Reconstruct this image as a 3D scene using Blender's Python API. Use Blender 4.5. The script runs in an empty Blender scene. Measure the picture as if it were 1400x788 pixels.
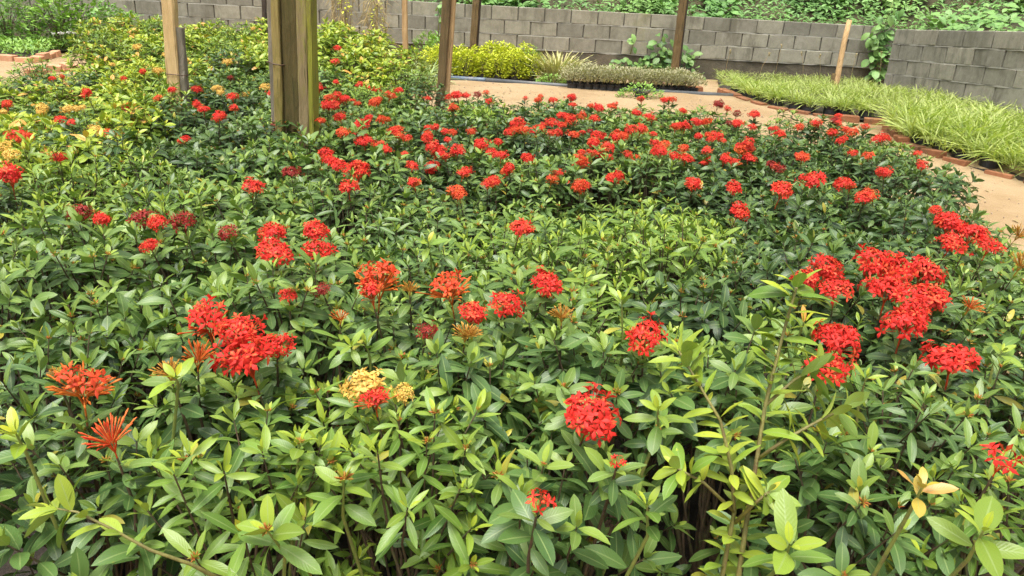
import bpy, bmesh, math, random
import numpy as np
from mathutils import Matrix, Vector, noise as mnoise

# ------------------------------------------------------------------ camera
PITCH, ROLL, FPX, CAM_H = math.radians(21.3), math.radians(3.1), 1000.0, 1.5
scene = bpy.context.scene
C = scene.collection
cam_data = bpy.data.cameras.new('camera')
cam_data.sensor_width = 36.0
cam_data.lens = 36.0 * FPX / 1400.0
cam_data.clip_start, cam_data.clip_end = 0.05, 500.0
cam = bpy.data.objects.new('camera', cam_data)
C.objects.link(cam)
CAM_R = Matrix.Rotation(math.pi / 2 - PITCH, 3, 'X') @ Matrix.Rotation(ROLL, 3, 'Z')
cam.matrix_world = Matrix.Translation((0, 0, CAM_H)) @ CAM_R.to_4x4()
scene.camera = cam

# ------------------------------------------------------------------ light: bright overcast day
SUN_EL, SUN_ROT = math.radians(74), math.radians(205)
world = bpy.data.worlds.new('World')
scene.world = world
world.use_nodes = True
wn = world.node_tree
sky = wn.nodes.new('ShaderNodeTexSky')
sky.sky_type = 'NISHITA'
sky.sun_disc = False
sky.sun_elevation, sky.sun_rotation = SUN_EL, SUN_ROT
sky.dust_density, sky.air_density, sky.ozone_density = 6.0, 1.0, 1.0
hs = wn.nodes.new('ShaderNodeHueSaturation')
hs.inputs['Saturation'].default_value = 0.08            # cloud cover: a nearly white sky
wn.links.new(sky.outputs[0], hs.inputs['Color'])
bg = wn.nodes['Background']
bg.inputs['Strength'].default_value = 0.10
wn.links.new(hs.outputs[0], bg.inputs['Color'])
sun_d = bpy.data.lights.new('sun', 'SUN')
sun_d.energy, sun_d.angle, sun_d.color = 1.5, math.radians(32), (1.0, 0.96, 0.87)
sun = bpy.data.objects.new('sun', sun_d)
C.objects.link(sun)
sd = Vector((math.sin(SUN_ROT) * math.cos(SUN_EL), math.cos(SUN_ROT) * math.cos(SUN_EL), math.sin(SUN_EL)))
sun.rotation_euler = sd.to_track_quat('Z', 'Y').to_euler()
vs = scene.view_settings
vs.view_transform, vs.look, vs.gamma, vs.use_curve_mapping = 'Standard', 'None', 1.0, False
vs.exposure = 1.42
cy = scene.cycles
cy.max_bounces, cy.diffuse_bounces, cy.glossy_bounces, cy.transmission_bounces = 6, 2, 2, 2
cy.caustics_reflective = cy.caustics_refractive = False

# ------------------------------------------------------------------ layout helpers
CAM = Vector((0, 0, CAM_H))
CAM_RT = CAM_R.transposed()
def at(px, py, Z):
    return CAM + CAM_R @ Vector(((px - 700) / FPX * Z, -(py - 394) / FPX * Z, -Z))
def proj(p):
    q = CAM_RT @ (Vector(p) - CAM)
    return 700 + q.x / -q.z * FPX, 394 - q.y / -q.z * FPX, -q.z
def sstep(a, b, v):
    t = min(max((v - a) / (b - a), 0.0), 1.0)
    return t * t * (3 - 2 * t)
def ground_z(x, y):
    return 0.55 * sstep(2.0, 9.5, y)
def canopy_z(x, y):                                      # top of the shrub bed
    h = 0.80 - 0.042 * min(max(y - 1.5, 0), 6.5)
    n = mnoise.noise(Vector((x * 1.1, y * 1.1, 3.1))) * 0.10 + mnoise.noise(Vector((x * 2.7, y * 2.7, 8.1))) * 0.05
    h += 0.15 * sstep(5.9, 7.2, y) - 0.018 * sstep(4.3, 5.2, y)
    n *= 1.0 - 0.6 * sstep(4.3, 5.2, y)
    return ground_z(x, y) + h + n
def march(px, py, fn, off=0.0, z0=0.5, z1=16.0):
    Z = z0
    while Z < z1:
        p = at(px, py, Z)
        if p.z < fn(p.x, p.y) + off:
            return p
        Z *= 1.004
    return at(px, py, z1)
def on_ground(px, py, off=0.0):
    return march(px, py, ground_z, off, 2.0, 30.0)

# ------------------------------------------------------------------ object helpers
def link(name, me, parent=None, mat=None):
    o = bpy.data.objects.new(name, me)
    C.objects.link(o)
    if parent is not None:
        o.parent = parent
    if mat is not None and me is not None and len(me.materials) == 0:
        me.materials.append(mat)
    return o
def tag(o, label=None, cat=None, group=None, kind=None):
    if label: o['label'] = label
    if cat: o['category'] = cat
    if group: o['group'] = group
    if kind: o['kind'] = kind
    return o
def empty(name, loc):
    o = bpy.data.objects.new(name, None)
    o.empty_display_size = 0.05
    C.objects.link(o)
    o.location = loc
    return o
def mesh_from(name, V, Fc, attr=None, mats=(), midx=None, smooth=True):
    me = bpy.data.meshes.new(name)
    me.from_pydata([tuple(v) for v in V], [], [tuple(f) for f in Fc])
    if attr is not None:
        a = me.attributes.new('leafc', 'FLOAT_COLOR', 'POINT')
        a.data.foreach_set('color', np.asarray(attr, dtype=np.float32).ravel())
    for m in mats: me.materials.append(m)
    if midx is not None: me.polygons.foreach_set('material_index', np.asarray(midx, dtype=np.int32))
    if smooth: me.polygons.foreach_set('use_smooth', np.ones(len(me.polygons), dtype=bool))
    me.update()
    return me

class MB:                                                # collects geometry for one mesh
    def __init__(s): s.V, s.F, s.A, s.M, s.n = [], [], [], [], 0
    def add(s, V, F, A=None, m=0):
        V = np.asarray(V, dtype=float)
        s.V.append(V)
        s.F += [tuple(i + s.n for i in f) for f in F]
        s.A.append(np.zeros((len(V), 4)) if A is None else np.asarray(A, dtype=float))
        s.M += [m] * len(F)
        s.n += len(V)
    def tube(s, pts, radii, n=5, A=(0, 0, 0, 0), m=0, cap=True):
        pts = [Vector(p) for p in pts]
        ref = Vector((0.31, 0.2, 0.93)).normalized()
        V = []
        for i, p in enumerate(pts):
            t = (pts[min(i + 1, len(pts) - 1)] - pts[max(i - 1, 0)]).normalized()
            if abs(t.dot(ref)) > 0.95: ref = Vector((1, 0.1, 0))
            a = t.cross(ref).normalized(); b = t.cross(a)
            for k in range(n):
                an = 2 * math.pi * k / n
                V.append(p + (a * math.cos(an) + b * math.sin(an)) * radii[i])
        F = []
        for i in range(len(pts) - 1):
            for k in range(n):
                F.append((i * n + k, i * n + (k + 1) % n, (i + 1) * n + (k + 1) % n, (i + 1) * n + k))
        if cap:
            F.append(tuple(range(n))[::-1]); F.append(tuple(range((len(pts) - 1) * n, len(pts) * n)))
        s.add(V, F, [A] * len(V), m)
    def mesh(s, name, mats, smooth=True):
        if not s.V: return mesh_from(name, [], [], None, mats)
        return mesh_from(name, np.concatenate(s.V), s.F, np.concatenate(s.A), mats, s.M, smooth)

# ------------------------------------------------------------------ materials
def new_mat(name):
    m = bpy.data.materials.new(name)
    m.use_nodes = True
    nt = m.node_tree
    return m, nt, nt.nodes['Principled BSDF'], nt.nodes['Material Output']
def nd(nt, t, **kw):
    n = nt.nodes.new(t)
    for k, v in kw.items(): setattr(n, k, v)
    return n
def mix(nt, fac, a, b, mode='MIX'):
    n = nt.nodes.new('ShaderNodeMix'); n.data_type = 'RGBA'; n.blend_type = mode
    for s, v in ((n.inputs[0], fac), (n.inputs[6], a), (n.inputs[7], b)):
        if hasattr(v, 'is_output'): nt.links.new(v, s)
        elif isinstance(v, tuple): s.default_value = v if len(v) == 4 else v + (1.0,)
        else: s.default_value = v
    return n.outputs[2]
def ramp(nt, val, lo, hi, a=0.0, b=1.0):
    n = nt.nodes.new('ShaderNodeMapRange'); n.interpolation_type = 'SMOOTHSTEP'
    nt.links.new(val, n.inputs[0])
    n.inputs[1].default_value, n.inputs[2].default_value, n.inputs[3].default_value, n.inputs[4].default_value = lo, hi, a, b
    return n.outputs[0]
def noise(nt, scale, detail=4, rough=0.6, coord='Object', vec_scale=None):
    tc = nd(nt, 'ShaderNodeTexCoord')
    n = nd(nt, 'ShaderNodeTexNoise')
    n.inputs['Scale'].default_value, n.inputs['Detail'].default_value, n.inputs['Roughness'].default_value = scale, detail, rough
    src = tc.outputs[coord]
    if coord == 'World':
        src = nd(nt, 'ShaderNodeNewGeometry').outputs['Position']
    if vec_scale:
        mp = nd(nt, 'ShaderNodeMapping'); mp.inputs['Scale'].default_value = vec_scale
        nt.links.new(src, mp.inputs[0]); src = mp.outputs[0]
    nt.links.new(src, n.inputs['Vector'])
    return n.outputs[0]
def wnoise(nt, scale, detail=4, rough=0.6, vec_scale=None):
    g = nd(nt, 'ShaderNodeNewGeometry')
    n = nd(nt, 'ShaderNodeTexNoise')
    n.inputs['Scale'].default_value, n.inputs['Detail'].default_value, n.inputs['Roughness'].default_value = scale, detail, rough
    src = g.outputs['Position']
    if vec_scale:
        mp = nd(nt, 'ShaderNodeMapping'); mp.inputs['Scale'].default_value = vec_scale
        nt.links.new(src, mp.inputs[0]); src = mp.outputs[0]
    nt.links.new(src, n.inputs['Vector'])
    return n.outputs[0]
def bump(nt, bsdf, h, strength=0.3, dist=0.01):
    b = nd(nt, 'ShaderNodeBump'); b.inputs['Strength'].default_value, b.inputs['Distance'].default_value = strength, dist
    nt.links.new(h, b.inputs['Height']); nt.links.new(b.outputs[0], bsdf.inputs['Normal'])

def leaf_mat(name, dark, light, young, rib=(0.26, 0.34, 0.12), rough=0.38, trans=0.17, old=(0.50, 0.36, 0.04), old_at=0.991):
    """attribute leafc: r = random of the leaf, g = youth, b = distance from the midrib, a = along the blade"""
    m, nt, bs, out = new_mat(name)
    at_ = nd(nt, 'ShaderNodeAttribute', attribute_name='leafc')
    sp = nd(nt, 'ShaderNodeSeparateColor'); nt.links.new(at_.outputs['Color'], sp.inputs[0])
    oi = nd(nt, 'ShaderNodeObjectInfo')
    c = mix(nt, sp.outputs[0], dark, light)
    c = mix(nt, ramp(nt, oi.outputs['Random'], 0, 1, 0.0, 0.35), c, light)
    c = mix(nt, sp.outputs[1], c, young)
    n1 = wnoise(nt, 55, 3)
    c = mix(nt, ramp(nt, n1, 0.35, 0.75, 0, 0.35), c, mix(nt, 0.5, c, light))
    c = mix(nt, ramp(nt, sp.outputs[0], old_at, old_at + 0.012), c, old)
    nb = wnoise(nt, 160, 2)
    c = mix(nt, ramp(nt, nb, 0.70, 0.76, 0, 0.55), c, (0.16, 0.12, 0.04))       # small blemishes
    sp2 = wnoise(nt, 30, 3)
    c = mix(nt, ramp(nt, sp2, 0.70, 0.78, 0, 0.5), c, old)                      # yellowing patches
    c = mix(nt, ramp(nt, sp.outputs[2], 0.03, 0.13, 0.55, 0.0), c, rib)         # pale midrib
    # side veins as fine relief
    w = nd(nt, 'ShaderNodeMath', operation='MULTIPLY_ADD')
    nt.links.new(at_.outputs['Alpha'], w.inputs[0]); w.inputs[1].default_value = 70.0
    w2 = nd(nt, 'ShaderNodeMath', operation='MULTIPLY'); nt.links.new(sp.outputs[2], w2.inputs[0]); w2.inputs[1].default_value = -16.0
    nt.links.new(w2.outputs[0], w.inputs[2])
    sn = nd(nt, 'ShaderNodeMath', operation='SINE'); nt.links.new(w.outputs[0], sn.inputs[0])
    bump(nt, bs, sn.outputs[0], 0.10, 0.001)
    geo = nd(nt, 'ShaderNodeNewGeometry')
    c2 = mix(nt, ramp(nt, geo.outputs['Backfacing'], 0, 1, 0, 0.45), c, mix(nt, 0.5, light, (0.30, 0.36, 0.20)))
    nt.links.new(c2, bs.inputs['Base Color'])
    bs.inputs['Roughness'].default_value = rough
    bs.inputs['Specular IOR Level'].default_value = 0.42
    tr = nd(nt, 'ShaderNodeBsdfTranslucent')
    nt.links.new(mix(nt, 1.0, c, (1.0, 1.15, 0.45), 'MULTIPLY'), tr.inputs['Color'])
    ms = nd(nt, 'ShaderNodeMixShader'); ms.inputs[0].default_value = trans
    nt.links.new(bs.outputs[0], ms.inputs[1]); nt.links.new(tr.outputs[0], ms.inputs[2])
    nt.links.new(ms.outputs[0], out.inputs['Surface'])
    return m
def petal_mat(name, petal, tube, tip=None):
    m, nt, bs, out = new_mat(name)
    at_ = nd(nt, 'ShaderNodeAttribute', attribute_name='leafc')
    sp = nd(nt, 'ShaderNodeSeparateColor'); nt.links.new(at_.outputs['Color'], sp.inputs[0])
    d = tuple(v * 0.5 for v in petal)
    c = mix(nt, sp.outputs[0], petal, d)
    c = mix(nt, sp.outputs[1], c, tube)
    if tip: c = mix(nt, sp.outputs[2], c, tip)
    nt.links.new(c, bs.inputs['Base Color'])
    bs.inputs['Roughness'].default_value = 0.55
    bs.inputs['Specular IOR Level'].default_value = 0.25
    tr = nd(nt, 'ShaderNodeBsdfTranslucent'); nt.links.new(c, tr.inputs['Color'])
    ms = nd(nt, 'ShaderNodeMixShader'); ms.inputs[0].default_value = 0.3
    nt.links.new(bs.outputs[0], ms.inputs[1]); nt.links.new(tr.outputs[0], ms.inputs[2])
    nt.links.new(ms.outputs[0], out.inputs['Surface'])
    return m
def rough_mat(name, ca, cb, scale=8, rough=0.85, cc=None, bscale=40, bst=0.4, bd=0.01, vec_scale=None, rnd=0.0, world=True):
    m, nt, bs, out = new_mat(name)
    nf = wnoise if world else noise
    c = mix(nt, ramp(nt, nf(nt, scale, 6, 0.65, vec_scale=vec_scale), 0.3, 0.7), ca, cb)
    if cc: c = mix(nt, ramp(nt, nf(nt, scale * 0.35, 5, 0.7, vec_scale=vec_scale), 0.50, 0.70, 0, 0.85), c, cc)
    if rnd:
        oi = nd(nt, 'ShaderNodeObjectInfo')
        c = mix(nt, 1.0, c, mix(nt, oi.outputs['Random'], (1 - rnd,) * 3, (1 + rnd,) * 3), 'MULTIPLY')
    nt.links.new(c, bs.inputs['Base Color'])
    bs.inputs['Roughness'].default_value = rough
    bump(nt, bs, nf(nt, bscale, 6, 0.7, vec_scale=vec_scale), bst, bd)
    return m

M = {}
M['leaf'] = leaf_mat('ixora_leaf', (0.026, 0.070, 0.018), (0.112, 0.198, 0.048), (0.30, 0.40, 0.05))
M['leaf_bright'] = leaf_mat('ixora_leaf_bright', (0.045, 0.11, 0.016), (0.17, 0.275, 0.040), (0.40, 0.48, 0.045))
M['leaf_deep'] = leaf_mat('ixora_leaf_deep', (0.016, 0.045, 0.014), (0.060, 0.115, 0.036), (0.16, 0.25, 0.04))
M['leaf_yellow'] = leaf_mat('ixora_leaf_yellow', (0.06, 0.135, 0.014), (0.27, 0.38, 0.03), (0.56, 0.56, 0.05), old=(0.62, 0.31, 0.07), old_at=0.94)
M['leaf_leggy'] = leaf_mat('leggy_leaf', (0.06, 0.14, 0.016), (0.18, 0.30, 0.036), (0.38, 0.44, 0.045))
M['leaf_orange'] = leaf_mat('ixora_leaf_orange', (0.32, 0.28, 0.04), (0.55, 0.28, 0.08), (0.5, 0.42, 0.05))
M['leaf_lime'] = leaf_mat('lime_leaf', (0.26, 0.36, 0.015), (0.58, 0.64, 0.03), (0.70, 0.70, 0.06), rough=0.5)
M['leaf_seed'] = leaf_mat('seedling_leaf', (0.07, 0.19, 0.02), (0.20, 0.38, 0.05), (0.30, 0.46, 0.07), rough=0.5)
M['leaf_grey'] = leaf_mat('grey_leaf', (0.20, 0.19, 0.10), (0.42, 0.38, 0.24), (0.42, 0.43, 0.20), rough=0.6)
M['leaf_wild'] = leaf_mat('undergrowth_leaf', (0.045, 0.13, 0.03), (0.19, 0.37, 0.10), (0.30, 0.47, 0.13), rough=0.5)
M['leaf_creeper'] = leaf_mat('creeper_leaf', (0.03, 0.09, 0.02), (0.12, 0.24, 0.06), (0.22, 0.36, 0.08), rough=0.5)
M['blade'] = leaf_mat('grass_blade', (0.15, 0.25, 0.04), (0.37, 0.45, 0.10), (0.55, 0.58, 0.22), rib=(0.62, 0.64, 0.30), rough=0.45, trans=0.35)
M['blade_green'] = leaf_mat('tuft_blade', (0.12, 0.22, 0.06), (0.36, 0.44, 0.18), (0.5, 0.55, 0.28), rough=0.5)
M['straw'] = leaf_mat('dry_straw', (0.22, 0.15, 0.07), (0.42, 0.31, 0.16), (0.45, 0.40, 0.15), rib=(0.4, 0.3, 0.15), rough=0.8)
M['straw_pale'] = leaf_mat('pale_straw', (0.36, 0.33, 0.12), (0.56, 0.50, 0.24), (0.5, 0.52, 0.2), rib=(0.5, 0.45, 0.2), rough=0.7)
M['red'] = petal_mat('red_petal', (0.90, 0.045, 0.032), (0.70, 0.09, 0.025), (0.92, 0.30, 0.07))
M['redorange'] = petal_mat('orange_red_petal', (0.86, 0.09, 0.03), (0.66, 0.18, 0.03), (0.85, 0.30, 0.05))
M['dim'] = petal_mat('faded_red_petal', (0.36, 0.03, 0.022), (0.26, 0.06, 0.03))
M['bud_small'] = petal_mat('green_bud', (0.46, 0.40, 0.06), (0.36, 0.36, 0.06), (0.55, 0.16, 0.05))
M['bud'] = petal_mat('orange_bud', (0.70, 0.22, 0.04), (0.55, 0.30, 0.05), (0.70, 0.45, 0.08))
M['yellow'] = petal_mat('yellow_petal', (0.95, 0.60, 0.13), (0.82, 0.30, 0.05), (0.95, 0.76, 0.30))
M['white'] = petal_mat('white_petal', (0.8, 0.8, 0.74), (0.6, 0.65, 0.4))
M['stem'] = rough_mat('woody_stem', (0.055, 0.04, 0.022), (0.12, 0.08, 0.045), 60, 0.8, (0.08, 0.10, 0.03))
M['stem_green'] = rough_mat('green_stem', (0.14, 0.20, 0.04), (0.24, 0.26, 0.06), 50, 0.6, (0.17, 0.12, 0.06))
M['stem_leggy'] = rough_mat('leggy_stem', (0.13, 0.12, 0.035), (0.22, 0.20, 0.055), 40, 0.6, (0.13, 0.075, 0.04))
M['soil'] = rough_mat('dark_soil', (0.018, 0.014, 0.010), (0.05, 0.036, 0.024), 9, 0.95, (0.07, 0.045, 0.025), 30, 0.8, 0.03)
M['bag'] = rough_mat('black_plastic', (0.012, 0.012, 0.014), (0.03, 0.03, 0.034), 20, 0.35, None, 30, 0.5, 0.02)

# ground: sandy orange earth
def earth_mat(name, a, b, c3):
    m, nt, bs, out = new_mat(name)
    c = mix(nt, ramp(nt, wnoise(nt, 1.3, 6, 0.65), 0.35, 0.65), a, b)
    c = mix(nt, ramp(nt, wnoise(nt, 5, 8, 0.7), 0.52, 0.75, 0, 0.75), c, c3)
    c = mix(nt, ramp(nt, wnoise(nt, 60, 4, 0.7), 0.58, 0.70, 0, 0.55), c, (0.24, 0.14, 0.08))
    c = mix(nt, ramp(nt, wnoise(nt, 95, 2, 0.6), 0.66, 0.72, 0, 0.6), c, (0.48, 0.36, 0.22))
    nt.links.new(c, bs.inputs['Base Color'])
    bs.inputs['Roughness'].default_value = 0.92
    bump(nt, bs, wnoise(nt, 28, 8, 0.75), 0.55, 0.02)
    return m
M['earth'] = earth_mat('sandy_earth', (0.275, 0.182, 0.088), (0.34, 0.24, 0.13), (0.22, 0.14, 0.066))
M['bank'] = rough_mat('bank_earth', (0.05, 0.05, 0.025), (0.10, 0.08, 0.04), 3, 0.95)

def block_mat(name, a, b, stain, moss, streak=1.0):
    m, nt, bs, out = new_mat(name)
    oi = nd(nt, 'ShaderNodeObjectInfo')
    c = mix(nt, ramp(nt, wnoise(nt, 14, 6, 0.7), 0.3, 0.7), a, b)
    c = mix(nt, 1.0, c, mix(nt, oi.outputs['Random'], (0.74, 0.74, 0.74), (1.16, 1.15, 1.11)), 'MULTIPLY')
    c = mix(nt, ramp(nt, wnoise(nt, 1.6, 6, 0.7, (2.2, 2.2, 0.7)), 0.46, 0.66, 0, 0.85 * streak), c, stain)
    c = mix(nt, ramp(nt, wnoise(nt, 0.9, 6, 0.75), 0.58, 0.72, 0, 0.6), c, moss)
    c = mix(nt, ramp(nt, wnoise(nt, 4.5, 5, 0.7, (1, 1, 0.5)), 0.60, 0.72, 0, 0.6), c, (0.36, 0.345, 0.30))
    c = mix(nt, ramp(nt, wnoise(nt, 90, 3, 0.6), 0.6, 0.7, 0, 0.35), c, (0.10, 0.10, 0.09))
    nt.links.new(c, bs.inputs['Base Color'])
    bs.inputs['Roughness'].default_value = 0.93
    bump(nt, bs, wnoise(nt, 70, 6, 0.75), 0.5, 0.008)
    return m
M['block'] = block_mat('concrete_block', (0.225, 0.212, 0.168), (0.305, 0.29, 0.235), (0.14, 0.13, 0.095), (0.25, 0.24, 0.12))
M['block2'] = block_mat('stained_concrete_block', (0.24, 0.228, 0.182), (0.32, 0.305, 0.25), (0.125, 0.118, 0.088), (0.36, 0.345, 0.29), 0.9)
M['mortar'] = rough_mat('pale_mortar', (0.29, 0.28, 0.24), (0.38, 0.365, 0.315), 6, 0.95, (0.16, 0.152, 0.125), 60, 0.6, 0.01)
M['core'] = rough_mat('dark_joint', (0.10, 0.094, 0.076), (0.16, 0.15, 0.12), 20, 0.95)
M['footing'] = rough_mat('stained_footing', (0.065, 0.058, 0.04), (0.12, 0.10, 0.07), 6, 0.95, (0.17, 0.14, 0.09), 30, 0.7, 0.02)
M['brick'] = rough_mat('clay_brick', (0.22, 0.085, 0.036), (0.30, 0.13, 0.06), 12, 0.9, (0.12, 0.075, 0.042), 50, 0.6, 0.01, rnd=0.25)
M['brick_pale'] = rough_mat('pale_clay_brick', (0.52, 0.25, 0.13), (0.58, 0.32, 0.19), 12, 0.9, (0.45, 0.22, 0.12), 50, 0.5, 0.01, rnd=0.12)
M['pipe'] = rough_mat('grey_pipe', (0.06, 0.065, 0.07), (0.10, 0.105, 0.11), 5, 0.5, (0.20, 0.17, 0.13), 40, 0.15, 0.004)
M['pipe_blue'] = rough_mat('blue_pipe', (0.06, 0.09, 0.14), (0.12, 0.16, 0.20), 12, 0.5, (0.22, 0.2, 0.17))
def wood(name, a, b, c3, thr=0.5):
    m, nt, bs, out = new_mat(name)
    c = mix(nt, ramp(nt, wnoise(nt, 9, 6, 0.65, (6, 6, 0.5)), 0.3, 0.7), a, b)
    c = mix(nt, ramp(nt, wnoise(nt, 2.6, 6, 0.75, (3, 3, 1.0)), 0.48, 0.68, 0, 0.9), c, c3)
    chk = ramp(nt, wnoise(nt, 14, 4, 0.6, (7, 7, 0.22)), 0.62, 0.68)
    c = mix(nt, chk, c, tuple(v * 0.28 for v in c3))
    c = mix(nt, ramp(nt, wnoise(nt, 16, 2, 0.5, (1, 1, 0.7)), 0.72, 0.78, 0, 0.8), c, tuple(v * 0.3 for v in c3))
    nt.links.new(c, bs.inputs['Base Color'])
    bs.inputs['Roughness'].default_value = 0.88
    bump(nt, bs, wnoise(nt, 22, 6, 0.7, (6, 6, 0.4)), 0.8, 0.012)
    return m
M['wood_pale'] = wood('pale_wood', (0.56, 0.38, 0.17), (0.68, 0.49, 0.25), (0.47, 0.31, 0.14))
M['wood_grey'] = wood('grey_wood', (0.19, 0.165, 0.13), (0.27, 0.235, 0.18), (0.13, 0.115, 0.09))
M['wood_olive'] = wood('olive_wood', (0.25, 0.185, 0.06), (0.33, 0.25, 0.085), (0.19, 0.165, 0.03))
M['wood_dark'] = wood('dark_olive_wood', (0.082, 0.062, 0.017), (0.12, 0.09, 0.028), (0.07, 0.062, 0.012))
M['wood_moss'] = wood('mossy_wood', (0.20, 0.145, 0.07), (0.29, 0.22, 0.11), (0.27, 0.27, 0.03))
M['wood_green'] = wood('moss_covered_wood', (0.22, 0.22, 0.025), (0.30, 0.30, 0.03), (0.17, 0.13, 0.05))
M['wood_brown'] = wood('brown_wood', (0.12, 0.078, 0.03), (0.18, 0.12, 0.05), (0.08, 0.055, 0.022))
M['wood_black'] = wood('blackened_wood', (0.035, 0.026, 0.02), (0.07, 0.05, 0.035), (0.02, 0.016, 0.012))
M['wood_tan'] = wood('tan_wood', (0.44, 0.27, 0.12), (0.54, 0.36, 0.18), (0.35, 0.21, 0.10))
M['wire'] = rough_mat('rusty_wire', (0.07, 0.04, 0.025), (0.12, 0.07, 0.04), 80, 0.6)
M['bark'] = rough_mat('bark', (0.09, 0.065, 0.045), (0.17, 0.12, 0.08), 12, 0.95, (0.2, 0.18, 0.13), 30, 0.8, 0.03)

# ------------------------------------------------------------------ ground, path, beds
def height_sheet(name, xs, ys, fn, mat):
    V = [(x, y, fn(x, y)) for y in ys for x in xs]
    nx = len(xs)
    F = [(j * nx + i, j * nx + i + 1, (j + 1) * nx + i + 1, (j + 1) * nx + i) for j in range(len(ys) - 1) for i in range(nx - 1)]
    return link(name, mesh_from(name, V, F, None, [mat]))
def poly_sheet(name, outline, off, mat, step=0.12, wob=0.012):
    """a sheet draped over the ground, outline given in x, y"""
    bm = bmesh.new()
    vs_ = [bm.verts.new((x, y, 0)) for x, y in outline]
    bm.faces.new(vs_)
    xs = [p[0] for p in outline]; ys = [p[1] for p in outline]
    for ax, lo, hi in ((0, min(xs), max(xs)), (1, min(ys), max(ys))):
        k = lo + step
        while k < hi:
            no = [0, 0, 0]; no[ax] = 1; co = [0, 0, 0]; co[ax] = k
            bmesh.ops.bisect_plane(bm, geom=bm.verts[:] + bm.edges[:] + bm.faces[:], plane_co=co, plane_no=no)
            k += step
    for v in bm.verts:
        x, y = v.co.x, v.co.y
        v.co.z = ground_z(x, y) + off + wob * (mnoise.noise(Vector((x * 2.3, y * 2.3, off * 50))) + 0.5 * mnoise.noise(Vector((x * 7, y * 7, 1))) + 1.3)
    bmesh.ops.recalc_face_normals(bm, faces=bm.faces[:])
    me = bpy.data.meshes.new(name); bm.to_mesh(me); bm.free()
    if me.polygons and me.polygons[0].normal.z < 0: me.flip_normals()
    me.polygons.foreach_set('use_smooth', np.ones(len(me.polygons), dtype=bool))
    o = link(name, me, None, mat)
    return tag(o, kind='structure')
axis = [-150, -80, -40, -20] + [-12 + i * 0.5 for i in range(49)] + [20, 40, 80, 150]
yaxis = [-120, -60, -25, -10] + [-4 + i * 0.5 for i in range(33)] + [20, 40, 80, 150]
tag(height_sheet('ground', axis, yaxis, lambda x, y: ground_z(x, y) - 0.004, M['earth']), kind='structure')

BED = [(-0.95, 0.45), (1.15, 0.45), (1.75, 1.3), (2.02, 2.3), (2.12, 3.2), (2.42, 4.2), (2.5, 4.85), (2.05, 5.45), (0.9, 5.68), (-0.75, 5.75), (-0.95, 6.6),
       (-1.15, 7.4), (-1.7, 8.3), (-3.4, 8.75), (-4.3, 8.2), (-4.2, 7.4), (-3.85, 6.6), (-3.7, 6.2), (-3.75, 5.95), (-5.0, 5.95), (-3.6, 3.4), (-2.2, 1.9)]
def inside(x, y, poly):
    r = False
    for i in range(len(poly)):
        (x1, y1), (x2, y2) = poly[i - 1], poly[i]
        if (y1 > y) != (y2 > y) and x < (x2 - x1) * (y - y1) / (y2 - y1) + x1: r = not r
    return r
poly_sheet('planting_soil', BED, 0.006, M['soil'], 0.25)
PATH = [(2.75, 2.0), (5.2, 2.6), (4.9, 5.8), (3.9, 7.3), (3.4, 7.6), (3.2, 8.2), (2.6, 9.15), (-1.3, 9.3), (-1.0, 7.6), (-0.75, 6.6), (-0.6, 6.0), (0.9, 6.0), (2.3, 5.9), (2.8, 5.1), (2.55, 4.0), (2.25, 3.0)]
poly_sheet('path', PATH, 0.010, M['earth'], 0.12, 0.014)

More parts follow.
